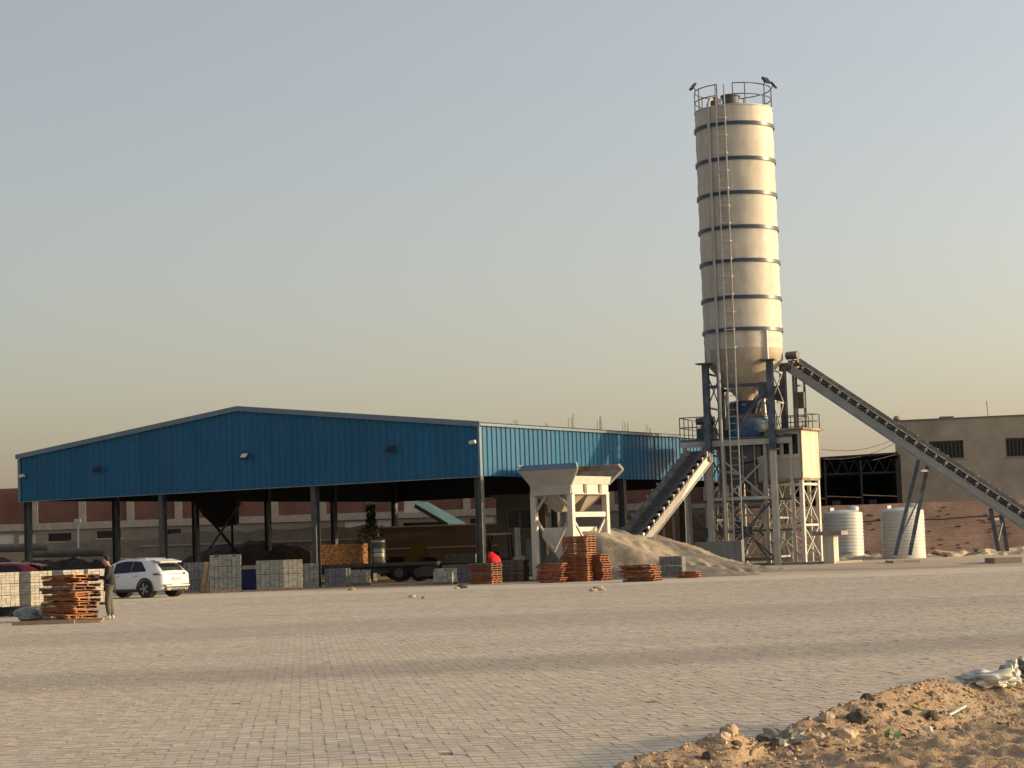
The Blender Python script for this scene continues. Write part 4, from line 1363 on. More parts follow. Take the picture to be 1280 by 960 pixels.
# ------------------------------------------------------------------ right: wall, tanks, dark shed, beige building
rw_ = thing('brick_wall', 'pinkish rough brick boundary wall behind the white water tanks', 'wall', (0, 119.5, 0))
wx0, wx1 = at(905, 680, 119.5).x, at(1420, 680, 119.5).x
zw = at(1190, 627, 119.5).z
mb = MB()
npt = 40
prof = [(wx0 + (wx1 - wx0) * i / npt, zw + .02 * fbm(i, 1, .6)) for i in range(npt + 1)]
mb.ext([(wx0, 0, -.1), (wx1, 0, -.1)] + [(x, 0, z) for x, z in reversed(prof)], (0, .25, 0)).build('wall_face', M['pinkbrick'], rw_)
cab_ = MB().pipe([(wx0 + (wx1 - wx0) * i / 30, -.06, zw - .95 + .05 * math.sin(i * 1.1)) for i in range(31)], .025, 5)
tag(cab_.build('cable', M['black'], None), 'black cable running along the pink brick wall', 'cable')
bpy.data.objects['cable'].location = (0, 119.5, 0)
bk = MB()
for _ in range(70):
    x, z = random.uniform(wx0 + 8, wx1 - 3), random.uniform(.6, zw - .2)
    bk.box((x, -.03, z), (.2, .07, .07))
bk = bk.build('protruding_bricks', M['darkbrick'], rw_)
tag(bk, kind='stuff')
w3 = thing('brick_wall', 'brown block wall seen between the legs of the silo', 'wall', (0, 121.5, 0))
xa, xb = at(775, 680, 121.5).x, at(1000, 680, 121.5).x
zw3 = at(880, 640, 121.5).z
for zi in range(8):
    z = -.1 + zi * (zw3 + .1) / 8
    MB().bx(xa, xb, .01 * (zi % 2), .25, z, z + (zw3 + .1) / 8 - .012).build('block_course', M['darkbrick'], w3)


def tank(px, r, ytop, Y, lab):
    c = at(px, 670, Y)
    zt = at(px, ytop, Y).z
    t = thing('water_tank', lab, 'water tank', (c.x, Y, .2), R_(40), 'white water tanks')
    H = zt - .2
    prof = [(r * .98, 0)]
    n = 13
    for i in range(n):
        z = .1 + (H - .45) * i / n
        dz = (H - .45) / n
        prof += [(r, z), (r, z + dz * .55), (r * .982, z + dz * .68), (r * .982, z + dz * .9)]
    prof += [(r, H - .35), (r * .97, H - .22), (r * .6, H - .08), (r * .3, H - .05)]
    MB().lathe((0, 0, 0), prof, 40).build('shell', M['tank'], t, True)
    MB().lathe((.35 * r, -.4 * r, 0), [(.3, H - .12), (.3, H + .08), (.24, H + .13), (.05, H + .15)], 18).build('lid', M['tank'], t, True)
    MB().box((.1, r * .9, H - .1), (.3, .2, .35)).build('inlet', M['tank'], t)


tank(1055, 1.06, 636, 112.5, 'smaller white ribbed water tank beside the silo legs')
tank(1129, 1.15, 633, 109.5, 'larger white ribbed water tank behind the conveyor leg pair')
ds = thing('open_shed', 'dark open-fronted storage shed between the cabin and the beige building', 'shed', (0, 126, 0), 0)
dx0, dx1 = at(985, 600, 126).x, at(1124, 600, 126).x
zt0, zt1_ = at(985, 574, 126).z, at(1124, 565, 126).z
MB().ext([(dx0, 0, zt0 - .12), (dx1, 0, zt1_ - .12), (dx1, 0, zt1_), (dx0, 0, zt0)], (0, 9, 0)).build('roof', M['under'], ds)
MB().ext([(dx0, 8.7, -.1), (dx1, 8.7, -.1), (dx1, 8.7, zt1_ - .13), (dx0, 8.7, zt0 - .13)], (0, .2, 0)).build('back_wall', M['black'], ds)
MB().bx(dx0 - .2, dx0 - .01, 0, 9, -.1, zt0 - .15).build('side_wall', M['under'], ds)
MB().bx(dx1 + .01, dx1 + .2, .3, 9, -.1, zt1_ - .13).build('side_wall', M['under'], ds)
tz = at(1050, 587, 126).z
for k in range(3):
    y = .3 + k * 3
    mb = MB().bar((dx0, y, tz - .25), (dx1, y, tz - .25), .08, .1)
    nn = 9
    for i in range(nn):
        a_, b_ = dx0 + (dx1 - dx0) * i / nn, dx0 + (dx1 - dx0) * (i + .5) / nn
        c_ = dx0 + (dx1 - dx0) * (i + 1) / nn
        mb.bar((a_, y, tz - .25), (b_, y, zt0 - .15), .05).bar((b_, y, zt0 - .15), (c_, y, tz - .25), .05)
    mb.build('roof_truss', M['under'], ds)
for i in range(4):
    x = dx0 + .1 + (dx1 - dx0 - .2) * i / 3
    MB().bx(x - .06, x + .06, .05, .2, -.1, zt0 - .2).build('post', M['under'], ds)
    if i < 3:
        MB().bar((x, .1, tz - 1.6), (x + (dx1 - dx0 - .2) / 3, .1, tz - 1.75), .05, .05).build('pipe_rail', M['rust'], ds)
for k in range(3):
    x = dx0 + 1.2 + k * 2.3
    o = MB().bx(x - .5, x + .5, 3.5, 4.3, -.1, 3.2 + .3 * k % .5).bx(x - .3, x + .2, 3.4, 3.9, 3.2, 3.8).build('stored_machine', M['dsteel'])
    o.location = (0, 126, 0)
    tag(o, ['left of the dim steel cabinets inside the dark open shed', 'middle dim steel cabinet inside the dark open shed', 'right dim steel cabinet inside the dark open shed'][k], 'cabinet', 'cabinets in the dark shed')
bg0 = at(1121, 600, 135)
bb = thing('beige_building', 'beige rendered flat-roofed building at right with barred dark windows', 'building', (bg0.x, 135, 0), R_(-13))
zbt = at(1121, 527, 135).z
inv = (Matrix.Translation(bb.location) @ Matrix.Rotation(R_(-13), 4, 'Z')).inverted()


def bbp(px, py):
    o_, dd = inv @ Vector((0, 0, EYE)), inv.to_3x3() @ ray(px, py)
    return o_ + dd * (-o_.y / dd.y)


hs_ = []
for x0_, x1_, y0_, y1_ in ((1161, 1204, 550, 574), (1258, 1300, 546, 571), (1345, 1385, 542, 567)):
    a, b = bbp(x0_, y1_), bbp(x1_, y0_)
    hs_.append((a.x, b.x, a.z, b.z))
BW = 22.0
wall_open(MB(), 0, BW, -.1, zbt, 0, .3, hs_).build('front_wall', M['plaster'], bb)
MB().bx(0, .3, .3, 14, -.1, zbt).build('side_wall', M['plaster'], bb)
MB().bx(BW - .3, BW, .3, 14, -.1, zbt).build('side_wall', M['plaster'], bb)
MB().bx(.3, BW - .3, .3, 14, zbt - .8, zbt - .6).build('roof_slab', M['conc'], bb)
MB().bx(-.06, BW + .06, -.06, .36, zbt + .001, zbt + .09).build('coping', M['facade'], bb)
for h in hs_:
    f = MB().bx(h[0], h[1], .16, .2, h[2], h[2] + .06).bx(h[0], h[1], .16, .2, h[3] - .06, h[3]).bx(h[0], h[0] + .06, .16, .2, h[2] + .06, h[3] - .06).bx(h[1] - .06, h[1], .16, .2, h[2] + .06, h[3] - .06).build('window', M['dsteel'], bb)
    MB().bx(h[0] + .06, h[1] - .06, .22, .24, h[2] + .06, h[3] - .06).build('pane', M['glass'], f)
    mb = MB()
    n = 9
    for i in range(1, n):
        x = h[0] + (h[1] - h[0]) * i / n
        mb.bx(x - .02, x + .02, .1, .14, h[2], h[3])
    mb.build('window_bars', M['dsteel'], f)
    MB().bx(h[0] - .1, h[1] + .1, -.06, -.001, h[2] - .09, h[2] - .002).build('sill', M['conc'], f)
p = bbp(1183, 526)
bxo = thing('roof_box', 'small vented masonry box on the roof edge of the beige building', 'chimney', bb.matrix_world @ Vector((0, 0, 0)))
bxo.location = inv.inverted() @ Vector((p.x, .8, zbt - .6))
MB().bx(-.35, .35, -.3, .3, 0, .75).build('box', M['conc'], bxo)
MB().bx(-.42, .42, -.37, .37, .751, .82).build('cap', M['facade'], bxo)
for sx in (-.18, .0, .18):
    MB().bx(sx - .06, sx + .06, -.315, -.301, .35, .65).build('vent', M['black'], bxo)
p = bbp(1121, 525)
o = MB().lathe((0, 0, 0), [(.2, 0), (.26, .1), (.2, .25), (.05, .3)], 12).build('concrete_lump', M['conc'], None, True)
o.location = inv.inverted() @ Vector((.2, .1, zbt + .09))
tag(o, 'rounded concrete lump on the left corner of the beige roof', 'ornament')
p = bbp(1236, 520)
ae = thing('roof_aerial', 'thin aerial mast on the roof of the beige building', 'aerial', inv.inverted() @ Vector((p.x, 1.0, zbt - .6)))
MB().tube((0, 0, 0), (-.1, 0, 1.75), .03, 6).build('mast', M['rust'], ae)
MB().bx(-.9, 1.2, -.3, .3, 0, .72).build('parapet_base', M['conc'], ae)
for k, (a, b) in enumerate(((at(1121, 553, 134.5), at(1030, 574, 118)), (at(1121, 548, 134.5), at(1027, 562, 116)))):
    pts = [a.lerp(b, i / 10) - Vector((0, 0, .35 * math.sin(math.pi * i / 10))) for i in range(11)]
    tag(MB().pipe(pts, .018, 5).build('overhead_cable', M['black']), ['lower sagging cable from the beige building to the cabin', 'upper sagging cable from the beige building to the cabin'][k], 'cable', 'overhead cables')
# debris along the foot of the right wall
for k, (px, py, Yk, l) in enumerate(((1195, 692, 112, 2.2), (1215, 694, 111, 1.4), (1180, 694, 110, 1.2), (1052, 694, 108, 1.5), (1225, 689, 113, 1.8))):
    p = at(px, py, Yk)
    p.z = max(p.z, .33)
    o = MB().box((0, 0, 0), (l, .5, .1), 0, .2, .15 * (-1) ** k).build('scrap_board', [M['plank'], M['woodgrey'], M['soil'], M['dsteel'], M['conc']][k])
    o.location = p
    o.rotation_euler = (0, 0, .3 * k)
    tag(o, ['tan scrap board leaning at the foot of the pink wall', 'weathered scrap board at the foot of the pink wall', 'dark scrap board near the larger tank', 'dark scrap sheet at the foot of the smaller tank', 'pale scrap board at the foot of the pink wall behind the others'][k], 'board', 'scrap boards along the wall')
bm_ = at(1190, 697, 106)
heap('rubble_strip', 'low strip of rubble and dirt along the pink wall', at(1200, 690, 112).x, 112.5, 12, 3.2, .42, M['ground'], 5, .9, .3)


# ------------------------------------------------------------------ pallets
def pallet_mesh(name, m, lx=1.15, ly=1.05, h=.1):
    mb = MB()
    n = 7
    for i in range(n):
        x = -lx / 2 + (i + .5) * lx / n
        mb.box((x + random.uniform(-.01, .01), random.uniform(-.015, .015), h - .012), (lx / n - .02, ly, .022))
    for y in (-ly / 2 + .06, 0, ly / 2 - .06):
        mb.box((random.uniform(-.02, .02), y, h / 2 - .003), (lx, .07, h - .05))
    for x in (-lx / 2 + .08, 0, lx / 2 - .08):
        mb.box((x, 0, .011), (.1, ly, .02))
    return mb.mesh(name, m)


PMS = [pallet_mesh('pallet', M['wood']) for _ in range(3)] + [pallet_mesh('pallet', M['woodred']) for _ in range(2)]
PMS.append(pallet_mesh('pallet', M['woodgrey']))
PMG = [pallet_mesh('pallet', M['woodgrey'])]
ORD = 'lowest second third fourth fifth sixth seventh eighth ninth tenth eleventh twelfth thirteenth fourteenth fifteenth sixteenth seventeenth eighteenth nineteenth twentieth'.split()


def pallet_stack(px, py, n, rz, meshes, where, jit=.02, jr=.03, group='', sx=1, sz=1.0, lean=(0, 0), z=0):
    p = gp(px, py, z) if not isinstance(px, Vector) else px
    for k in range(n):
        o = link('pallet', random.choice(meshes), None, (p.x + random.gauss(0, jit) + lean[0] * k, p.y + random.gauss(0, jit) + lean[1] * k, p.z + k * .102 * sz + .001),
                 rot=(random.gauss(0, jr * .25), random.gauss(0, jr * .3), rz + random.gauss(0, jr)))
        o.scale = (sx, sx, sz)
        tag(o, f'{ORD[k]} pallet' + (' from the ground' if k else '') + ' in ' + where, 'pallet', group)


def back(px, py, d, z=0):
    p = gp(px, py, z)
    p.y += d
    return p


pallet_stack(back(80, 777, .75), 0, 12, R_(-28), PMS, 'the untidy orange pallet stack beside the standing man', .05, .11, 'pallets in the untidy stack', .98, .98)
pallet_stack(back(726, 727, .6), 0, 19, R_(-24), PMS[3:5] + PMS[:1], 'the tall straight pallet stack in front of the hopper', .012, .012, 'pallets in the tall stack', 1.0, 1.0)
pallet_stack(back(607, 730, .6), 0, 9, R_(-25), PMS, 'the low orange pallet stack under the red cloth', .015, .02, 'pallets in the low orange stack', .98, .98)
pallet_stack(back(644, 727, .6), 0, 9, R_(-14), PMG, 'the dull dark pallet stack left of the hopper leg', .012, .015, 'pallets in the dull stack', .98, 1.05)
pallet_stack(back(690, 728.5, .3), 0, 8, R_(-8), PMS[3:5], 'the loose pallet stack under the hopper', .05, .06, 'pallets under the hopper', .95, 1.0)
pallet_stack(back(752, 726, .4), 0, 11, R_(-35), PMS[3:5], 'the crooked pallet stack behind the tall stack', .06, .10, 'pallets in the crooked stack', .62, 1.0, (-.01, .01))
pallet_stack(back(806, 727, .7), 0, 7, R_(-20), PMS[3:5] + PMS[:1], 'the low slipped pallet stack beside the gravel ramp', .06, .05, 'pallets in the slipped stack', 1.15, .95, (-.03, .01))
pallet_stack(back(864, 722.5, .6), 0, 3, R_(-15), PMS, 'the short pallet pile in front of the ramp', .04, .05, 'pallets in the short pile', .8, .9)


# ------------------------------------------------------------------ block stacks
def block_stack(name, label, p, rz, nx, ny, tiers, bw, bd, bh, m, group='stacks of concrete blocks', per=4, holes=False, ragged=0, pallet=True):
    t = thing(name, label, 'block stack', p, rz, group)
    z = .12 if pallet else 0
    W_, D_ = nx * bw, ny * bd
    if pallet:
        mb = MB()
        for i in range(3):
            mb.bx(-W_ / 2, W_ / 2, -D_ / 2 + i * (D_ - .1) / 2, -D_ / 2 + i * (D_ - .1) / 2 + .1, 0, .08)
        mb.bx(-W_ / 2, W_ / 2, -D_ / 2, D_ / 2, .081, .118)
        mb.build('base_board', M['woodgrey'], t)
    for tr in range(tiers):
        mb = MB()
        for r in range(per):
            top = tr == tiers - 1 and r == per - 1
            for i in range(nx):
                for j in range(ny):
                    if 0 < i < nx - 1 and 0 < j < ny - 1 and not top:
                        continue
                    if top and ragged and random.random() < ragged:
                        continue
                    mb.box((-W_ / 2 + (i + .5) * bw + random.gauss(0, .004), -D_ / 2 + (j + .5) * bd + random.gauss(0, .004), z + (r + .5) * bh), (bw - .012, bd - .012, bh - .008), random.gauss(0, .012))
        o = mb.build('block_tier', m, t)
        tag(o, kind='stuff')
        z += per * bh + .012
    return t


def at0(px, py, d=.5):
    return back(px, py, d)


for k, (px, py, rz, lab) in enumerate(((-5, 764, -47, 'pale paving block stack at the left edge of the picture'), (37, 761.5, -46, 'pale paving block stack with dark left face, second from the left edge'),
                                       (78, 759, -46, 'pale paving block stack behind the untidy pallets'), (108, 757, -44, 'pale paving block stack behind the standing man'))):
    block_stack('block_stack', lab, back(px, py, .85), R_(rz), 5, 5, 3, .166, .166, .094, M['blocktan'])
US = [(242, 741, 6, 5, 3, .17, 'grey block stack just right of the white car', M['block'], .0, 4),
      (280, 741, 7, 5, 3, .19, 'tall grey block stack with uneven top right of the leaning planks', M['block'], .3, 5),
      (336, 739, 6, 5, 2, .2, 'grey block stack with upright blocks right of the blue drum', M['block'], 0, 6),
      (362, 738, 5, 5, 2, .2, 'grey block stack in the middle of the group by the second column', M['blocktan'], 0, 6),
      (385, 736.5, 4, 5, 2, .21, 'stepped grey block stack just left of the second column', M['block'], .5, 5)]
for px, py, nx, ny, tiers, bw, lab, m, rg, per in US:
    block_stack('block_stack', lab, back(px, py, .7), R_(5), nx, ny, tiers, bw, .2, .1, m, ragged=rg, per=per)
block_stack('block_stack', 'short dark grey block stack just right of the second column', back(421, 734, .6), R_(-7), 6, 5, 2, .17, .2, .09, M['block'], per=4)
block_stack('block_stack', 'low pale block stack under the end of the trailer', back(447, 732, .6), R_(-12), 5, 4, 2, .2, .2, .1, M['blocktan'], per=3, ragged=.4)
block_stack('block_stack', 'blue-grey block stack on top of the pile left of the low orange pallets', back(577, 724, 1.2) + Vector((0, 0, .85)), R_(-8), 8, 4, 1, .2, .2, .11, M['block'], per=4, pallet=False)
block_stack('block_stack', 'wide grey block stack carrying the blue-grey one left of the low orange pallets', back(576, 729, 1.0), R_(-8), 7, 5, 1, .22, .2, .12, M['block'], per=6)
block_stack('block_stack', 'low ragged block stack at the left of the pile before the shed corner column', back(556, 731, .9), R_(-14), 4, 4, 1, .22, .22, .12, M['blocktan'], per=5, ragged=.5)
block_stack('block_stack', 'short grey block stack in front of the gravel ramp beside the pallets', back(843, 722.5, .8), R_(-16), 6, 4, 2, .17, .2, .1, M['block'], per=4)
block_stack('block_stack', 'single grey block row on the ground in front of the flatbed trailer', back(452, 728, 2.0), R_(-14), 6, 3, 1, .2, .2, .12, M['block'], per=4)
pl = thing('plank_bundle', 'two upright tan planks leaning between block stacks', 'planks', back(258, 741, .3), R_(-8), None)
for k, dx in enumerate((-.22, .02)):
    MB().bar((dx, -.05 - .05 * k, 0), (dx + .12, .35, 1.35 - .06 * k), .2, .05, (0, -1, .2)).build('plank', M['plank'], pl)
bd_ = thing('blue_drum', 'dark blue plastic crate with pale lid between block stacks', 'crate', back(310, 738, .8), R_(-8))
MB().bx(-.42, .42, -.4, .4, 0, .95).build('body', mat('dark_blue_plastic', (.012, .018, .08), .5), bd_)
for i in range(5):
    MB().bx(-.4 + i * .18, -.34 + i * .18, -.43, -.401, .05, .9).build('rib', mat('dark_blue_rib', (.012, .018, .08), .5), bd_)
MB().bx(-.46, .46, -.44, .44, .951, 1.04).bx(-.3, .3, -.2, .2, 1.041, 1.12).build('lid', M['conc'], bd_)
tag(bpy.data.objects['blue_drum'], 'dark blue crate with a pale lid between the grey block stacks')

# flatbed trailer with load
tr = thing('flatbed_trailer', 'dark flatbed trailer parked under the shed carrying orange bricks', 'trailer', at(470, 720, 105), R_(-3))
tr.location.z = 0
tz_ = at(470, 704, 105).z
hx0, hx1 = (at(398, 700, 105) - tr.location).x, (at(548, 700, 105) - tr.location).x
MB().bx(hx0, hx1, -1.2, 1.2, tz_ - .16, tz_).build('bed', M['dsteel'], tr)
for y in (-.5, .5):
    MB().bx(hx0, hx1, y - .07, y + .07, tz_ - .5, tz_ - .161).build('chassis_beam', M['dsteel'], tr)
for xw in (hx1 - .9, hx1 - 1.9, hx0 + .9):
    for y in (-1.0, 1.0):
        w_ = MB().tube((xw, y - .14, .45), (xw, y + .14, .45), .45, 20).build('wheel', M['tyre'], tr, True)
        MB().tube((xw, y - .15, .45), (xw, y + .15, .45), .24, 14).build('hub', M['dsteel'], w_, True)
MB().bx(hx0 - .1, hx0 - .01, -1.2, 1.2, tz_ - .5, tz_ + .2).build('headboard', M['dsteel'], tr)
MB().bx(hx1 - .8, hx1 - .1, -1.25, -1.1, .25, .75).build('side_guard', M['dsteel'], tr)
ob0, ob1 = at(394, 690, 104.4), at(452, 690, 104.4)
orb = thing('brick_stack', 'long sunlit stack of orange bricks on the flatbed trailer', 'brick stack', ((ob0.x + ob1.x) / 2, 104.7, tz_), R_(38))
bwid = (ob1.x - ob0.x) * 1.22
mb = MB()
nb, nh = int(bwid / .11), 13
bhh = (at(430, 680, 104.4).z - tz_) / nh
for r in range(nh):
    for i in range(nb):
        mb.box((-bwid / 2 + (i + .5) * .11, -.4 + random.gauss(0, .012), bhh * (r + .5)), (.1, .22, bhh - .012))
        mb.box((-bwid / 2 + (i + .5) * .11, .1 + random.gauss(0, .012), bhh * (r + .5)), (.1, .7, bhh - .012))
tag(mb.build('bricks', M['orangebrick'], orb), kind='stuff')
cy = at(473, 690, 104.6)
cyl = thing('steel_cylinder', 'shiny domed steel pressure vessel standing on the flatbed trailer', 'vessel', (cy.x, 104.6, tz_), 0)
ch_ = at(473, 671, 104.6).z - tz_
MB().lathe((0, 0, 0), [(.36, 0), (.37, .03), (.37, ch_ * .72), (.35, ch_ * .74), (.37, ch_ * .76), (.37, ch_ * .88), (.3, ch_ * .96), (.12, ch_)], 28).build('shell', mat('brushed_steel', (.45, .45, .46), .3, .7), cyl, True)
MB().tube((0, 0, ch_ - .02), (0, 0, ch_ + .18), .03, 8).build('valve', M['steel'], cyl)
for k in range(3):
    MB().lathe((0, 0, 0), [(.375, ch_ * (.2 + .2 * k)), (.385, ch_ * (.2 + .2 * k) + .01), (.385, ch_ * (.2 + .2 * k) + .03), (.375, ch_ * (.2 + .2 * k) + .04)], 28, False).build('strap', M['dsteel'], cyl)
# yellow machine
ye = thing('yellow_loader', 'yellow and black wheeled loader in the shade behind the trailer', 'loader', at(510, 715, 112), R_(4))
ye.location.z = 0
MB().bx(-1.3, .6, -.7, .7, .75, 1.35).ext([(.6, -.6, .8), (1.4, -.6, .8), (.9, -.6, 1.9), (.2, -.6, 1.9), (.2, -.6, 1.36), (.6, -.6, 1.36)], (0, 1.2, 0)).build('body', M['yellow'], ye)
MB().bx(-1.0, -.2, -.72, -.701, .9, 1.25).build('grille', M['black'], ye)
for xw in (-.7, 1.2):
    for y in (-.8, .8):
        w_ = MB().tube((xw, y - .2, .6), (xw, y + .2, .6), .6, 20).build('wheel', M['tyre'], ye, True)
        MB().tube((xw, y - .21, .6), (xw, y + .21, .6), .26, 14).build('hub', M['hgrey'], w_, True)
MB().bar((1.2, -.5, 1.2), (2.4, -.5, .5), .15, .2).bar((1.2, .5, 1.2), (2.4, .5, .5), .15, .2).build('lift_arm', M['yellow'], ye)
MB().ext([(2.3, -1, .1), (3.0, -1, .1), (3.0, -1, .2), (2.5, -1, .9), (2.3, -1, .9)], (0, 2, 0)).build('bucket', M['dsteel'], ye)
# forklift and site office at the right side of the shed
fo = thing('forklift', 'black forklift with overhead guard and mast beside the shed corner column', 'forklift', at(625, 715, 101), R_(-10))
fo.location.z = 0
MB().bx(-.9, .7, -.5, .5, .35, 1.05).bx(-.9, -.3, -.5, .5, 1.051, 1.3).build('body', M['plastic'], fo)
for x, y in ((-.5, -.45), (-.5, .45), (.6, -.45), (.6, .45)):
    MB().bar((x, y, 1.05), (x * .85, y, 2.2), .07, .07).build('guard_post', M['black'], fo)
g_ = MB()
for i in range(5):
    g_.bx(-.5 + i * .24, -.45 + i * .24, -.45, .45, 2.2, 2.25)
g_.bx(-.55, .6, -.48, -.42, 2.18, 2.26).bx(-.55, .6, .42, .48, 2.18, 2.26)
g_.build('overhead_guard', M['hgrey'], fo)
for y in (-.3, .3):
    MB().bx(.85, 1.0, y - .06, y + .06, .1, 2.5).build('mast_rail', M['galv'], fo)
    MB().bx(1.0, 2.0, y - .06, y + .06, .1, .16).build('fork', M['dsteel'], fo)
MB().bx(.86, .98, -.24, .24, 1.9, 2.0).build('mast_tie', M['dsteel'], fo)
for xw, rr in ((-.55, .28), (.5, .33)):
    for y in (-.5, .5):
        MB().tube((xw, y - .1, rr), (xw, y + .1, rr), rr, 16).build('wheel', M['tyre'], fo, True)
MB().box((-.15, 0, 1.3), (.45, .45, .12)).box((-.4, 0, 1.6), (.12, .45, .5)).build('seat', M['black'], fo)
of0 = at(622, 690, 109)
of = thing('site_office', 'small dark grey site office with a sliding window under the shed', 'office', (of0.x, 109, 0), R_(-4))
ow, oh = 2.6, at(640, 621, 109).z
h = (.55, 1.95, at(640, 662, 109).z, at(640, 636, 109).z)
wall_open(MB(), 0, ow, 0, oh, 0, .08, [h]).build('front_wall', mat('office_grey', (.10, .10, .105), .6, var=.1), of)
MB().bx(0, ow, .08, 2.4, 0, oh).build('body', M['under'], of)
MB().bx(-.3, ow + .2, -.25, 2.6, oh + .001, oh + .12).build('roof', M['dsteel'], of)
f = MB().bx(h[0], h[1], -.02, .03, h[2], h[2] + .06).bx(h[0], h[1], -.02, .03, h[3] - .06, h[3]).bx(h[0], h[0] + .06, -.02, .03, h[2] + .06, h[3] - .06).bx(h[1] - .06, h[1], -.02, .03, h[2] + .06, h[3] - .06).bx((h[0] + h[1]) / 2 - .03, (h[0] + h[1]) / 2 + .03, -.02, .03, h[2] + .06, h[3] - .06).build('window_frame', M['trim'], of)
MB().bx(h[0] + .06, h[1] - .06, .035, .045, h[2] + .06, h[3] - .06).build('pane', M['glass'], f)
MB().bx(1.5, 2.3, -.03, -.001, 0, 2.0).build('door', M['trim'], of)
# red cloth and pale block on pallets
rc = MB()
nn, mm = 14, 7
vs_, fs_ = [], []
for i in range(nn):
    for j in range(mm):
        a = 2 * math.pi * i / nn
        r = .27 * math.cos(j / (mm - 1) * math.pi / 2) * (1 + .18 * math.sin(3 * a + j)) + .01
        vs_.append((r * math.cos(a) * 1.0 + .16 * (1 - j / (mm - 1)), r * math.sin(a) * .8, .42 * math.sin(j / (mm - 1) * math.pi / 2) * (1 + .1 * math.sin(2 * a))))
for i in range(nn):
    for j in range(mm - 1):
        fs_.append((i * mm + j, ((i + 1) % nn) * mm + j, ((i + 1) % nn) * mm + j + 1, i * mm + j + 1))
o = rc.add(vs_, fs_).build('red_cloth', M['red'], None, True)
pr_ = back(614, 730, .7)
o.location = (pr_.x, pr_.y, .93)
tag(o, 'bright red cloth bundled on the low orange pallet stack', 'cloth')
pb = back(650, 727, .6)
o = MB().box((0, 0, .07), (.48, .4, .14), .2).box((.05, 0, .17), (.3, .3, .06), .1).build('pale_board', M['blocktan'])
o.location = (pb.x, pb.y, .97)
tag(o, 'pale slab lying on the dull dark pallet stack', 'slab')
# concrete barrier and bags behind the ramp
cb_ = at(899, 692, 97.5)
o = MB().ext([(-1.1, -.3, 0), (1.1, -.3, 0), (1.1, -.22, .95), (-1.1, -.22, .95)], (0, .55, 0)).box((1.0, 0.02, .5), (.3, .62, 1.02)).build('concrete_barrier', M['block'])
o.location = (cb_.x, 97.5, at(900, 702, 97.5).z)
o.rotation_euler = (0, 0, R_(-18))
tag(o, 'grey concrete barrier block behind the gravel ramp at the silo foot', 'barrier')


def blob(name, m, loc, size, seed=0, label=None, cat=None, group=None, amp=.35, n=14, mm=9, freq=1.6, parent=None):
    vs_, fs_ = [], []
    for j in range(mm):
        ph = math.pi * j / (mm - 1)
        for i in range(n):
            a = 2 * math.pi * i / n
            d = Vector((math.sin(ph) * math.cos(a), math.sin(ph) * math.sin(a), math.cos(ph)))
            r = 1 + amp * noise.noise(d * freq + Vector((seed * 7.3, seed * 1.7, 0)))
            vs_.append((d.x * r * size[0], d.y * r * size[1], d.z * r * size[2]))
    for j in range(mm - 1):
        for i in range(n):
            k = (i + 1) % n
            fs_.append((j * n + i, (j + 1) * n + i, (j + 1) * n + k, j * n + k))
    o = MB().add(vs_, fs_).build(name, m, parent, amp < .3 or n > 20)
    o.location = loc
    return tag(o, label, cat, group)


for k, (px, py) in enumerate(((846, 690), (856, 691), (862, 690))):
    p = at(px, py, 97.8)
    blob('white_bag', M['bag'], (p.x, 97.8, p.z + .05), (.3, .3, .28), k, ['left white bag on the ramp edge by the steep conveyor', 'middle white bag on the ramp edge by the steep conveyor', 'right white bag on the ramp edge by the steep conveyor'][k], 'bag', 'white bags', .2)

# climbing shrub under the shed
sh = thing('green_shrub', 'tall dark green shrub between the shed columns', 'shrub', at(463, 700, 126), 0)
sh.location.z = 0
shz = at(463, 634, 126).z
MB().tube((0, 0, 0), (.05, 0, shz * .5), .07, 7, .05).tube((.05, 0, shz * .5), (.15, 0, shz), .05, 7, .015).build('trunk', M['bark'], sh)
mb = MB()
for _ in range(1500):
    t = random.random()
    z = shz * (.35 + .68 * t)
    rad = (.95 if z < shz * .72 else .38) * (1 - .3 * t)
    a, r = random.uniform(0, 6.28), rad * math.sqrt(random.random())
    c = Vector((.1 + r * math.cos(a), r * math.sin(a), z + random.gauss(0, .1)))
    n_ = Vector((random.gauss(0, 1), random.gauss(0, 1), random.gauss(0, 1))).normalized()
    t1 = n_.orthogonal().normalized() * random.uniform(.05, .11)
    t2 = n_.cross(t1) * .6
    mb.add([c - t1, c + t2, c + t1, c - t2], [(0, 1, 2, 3)])
mb.build('foliage', M['leaf'], sh)


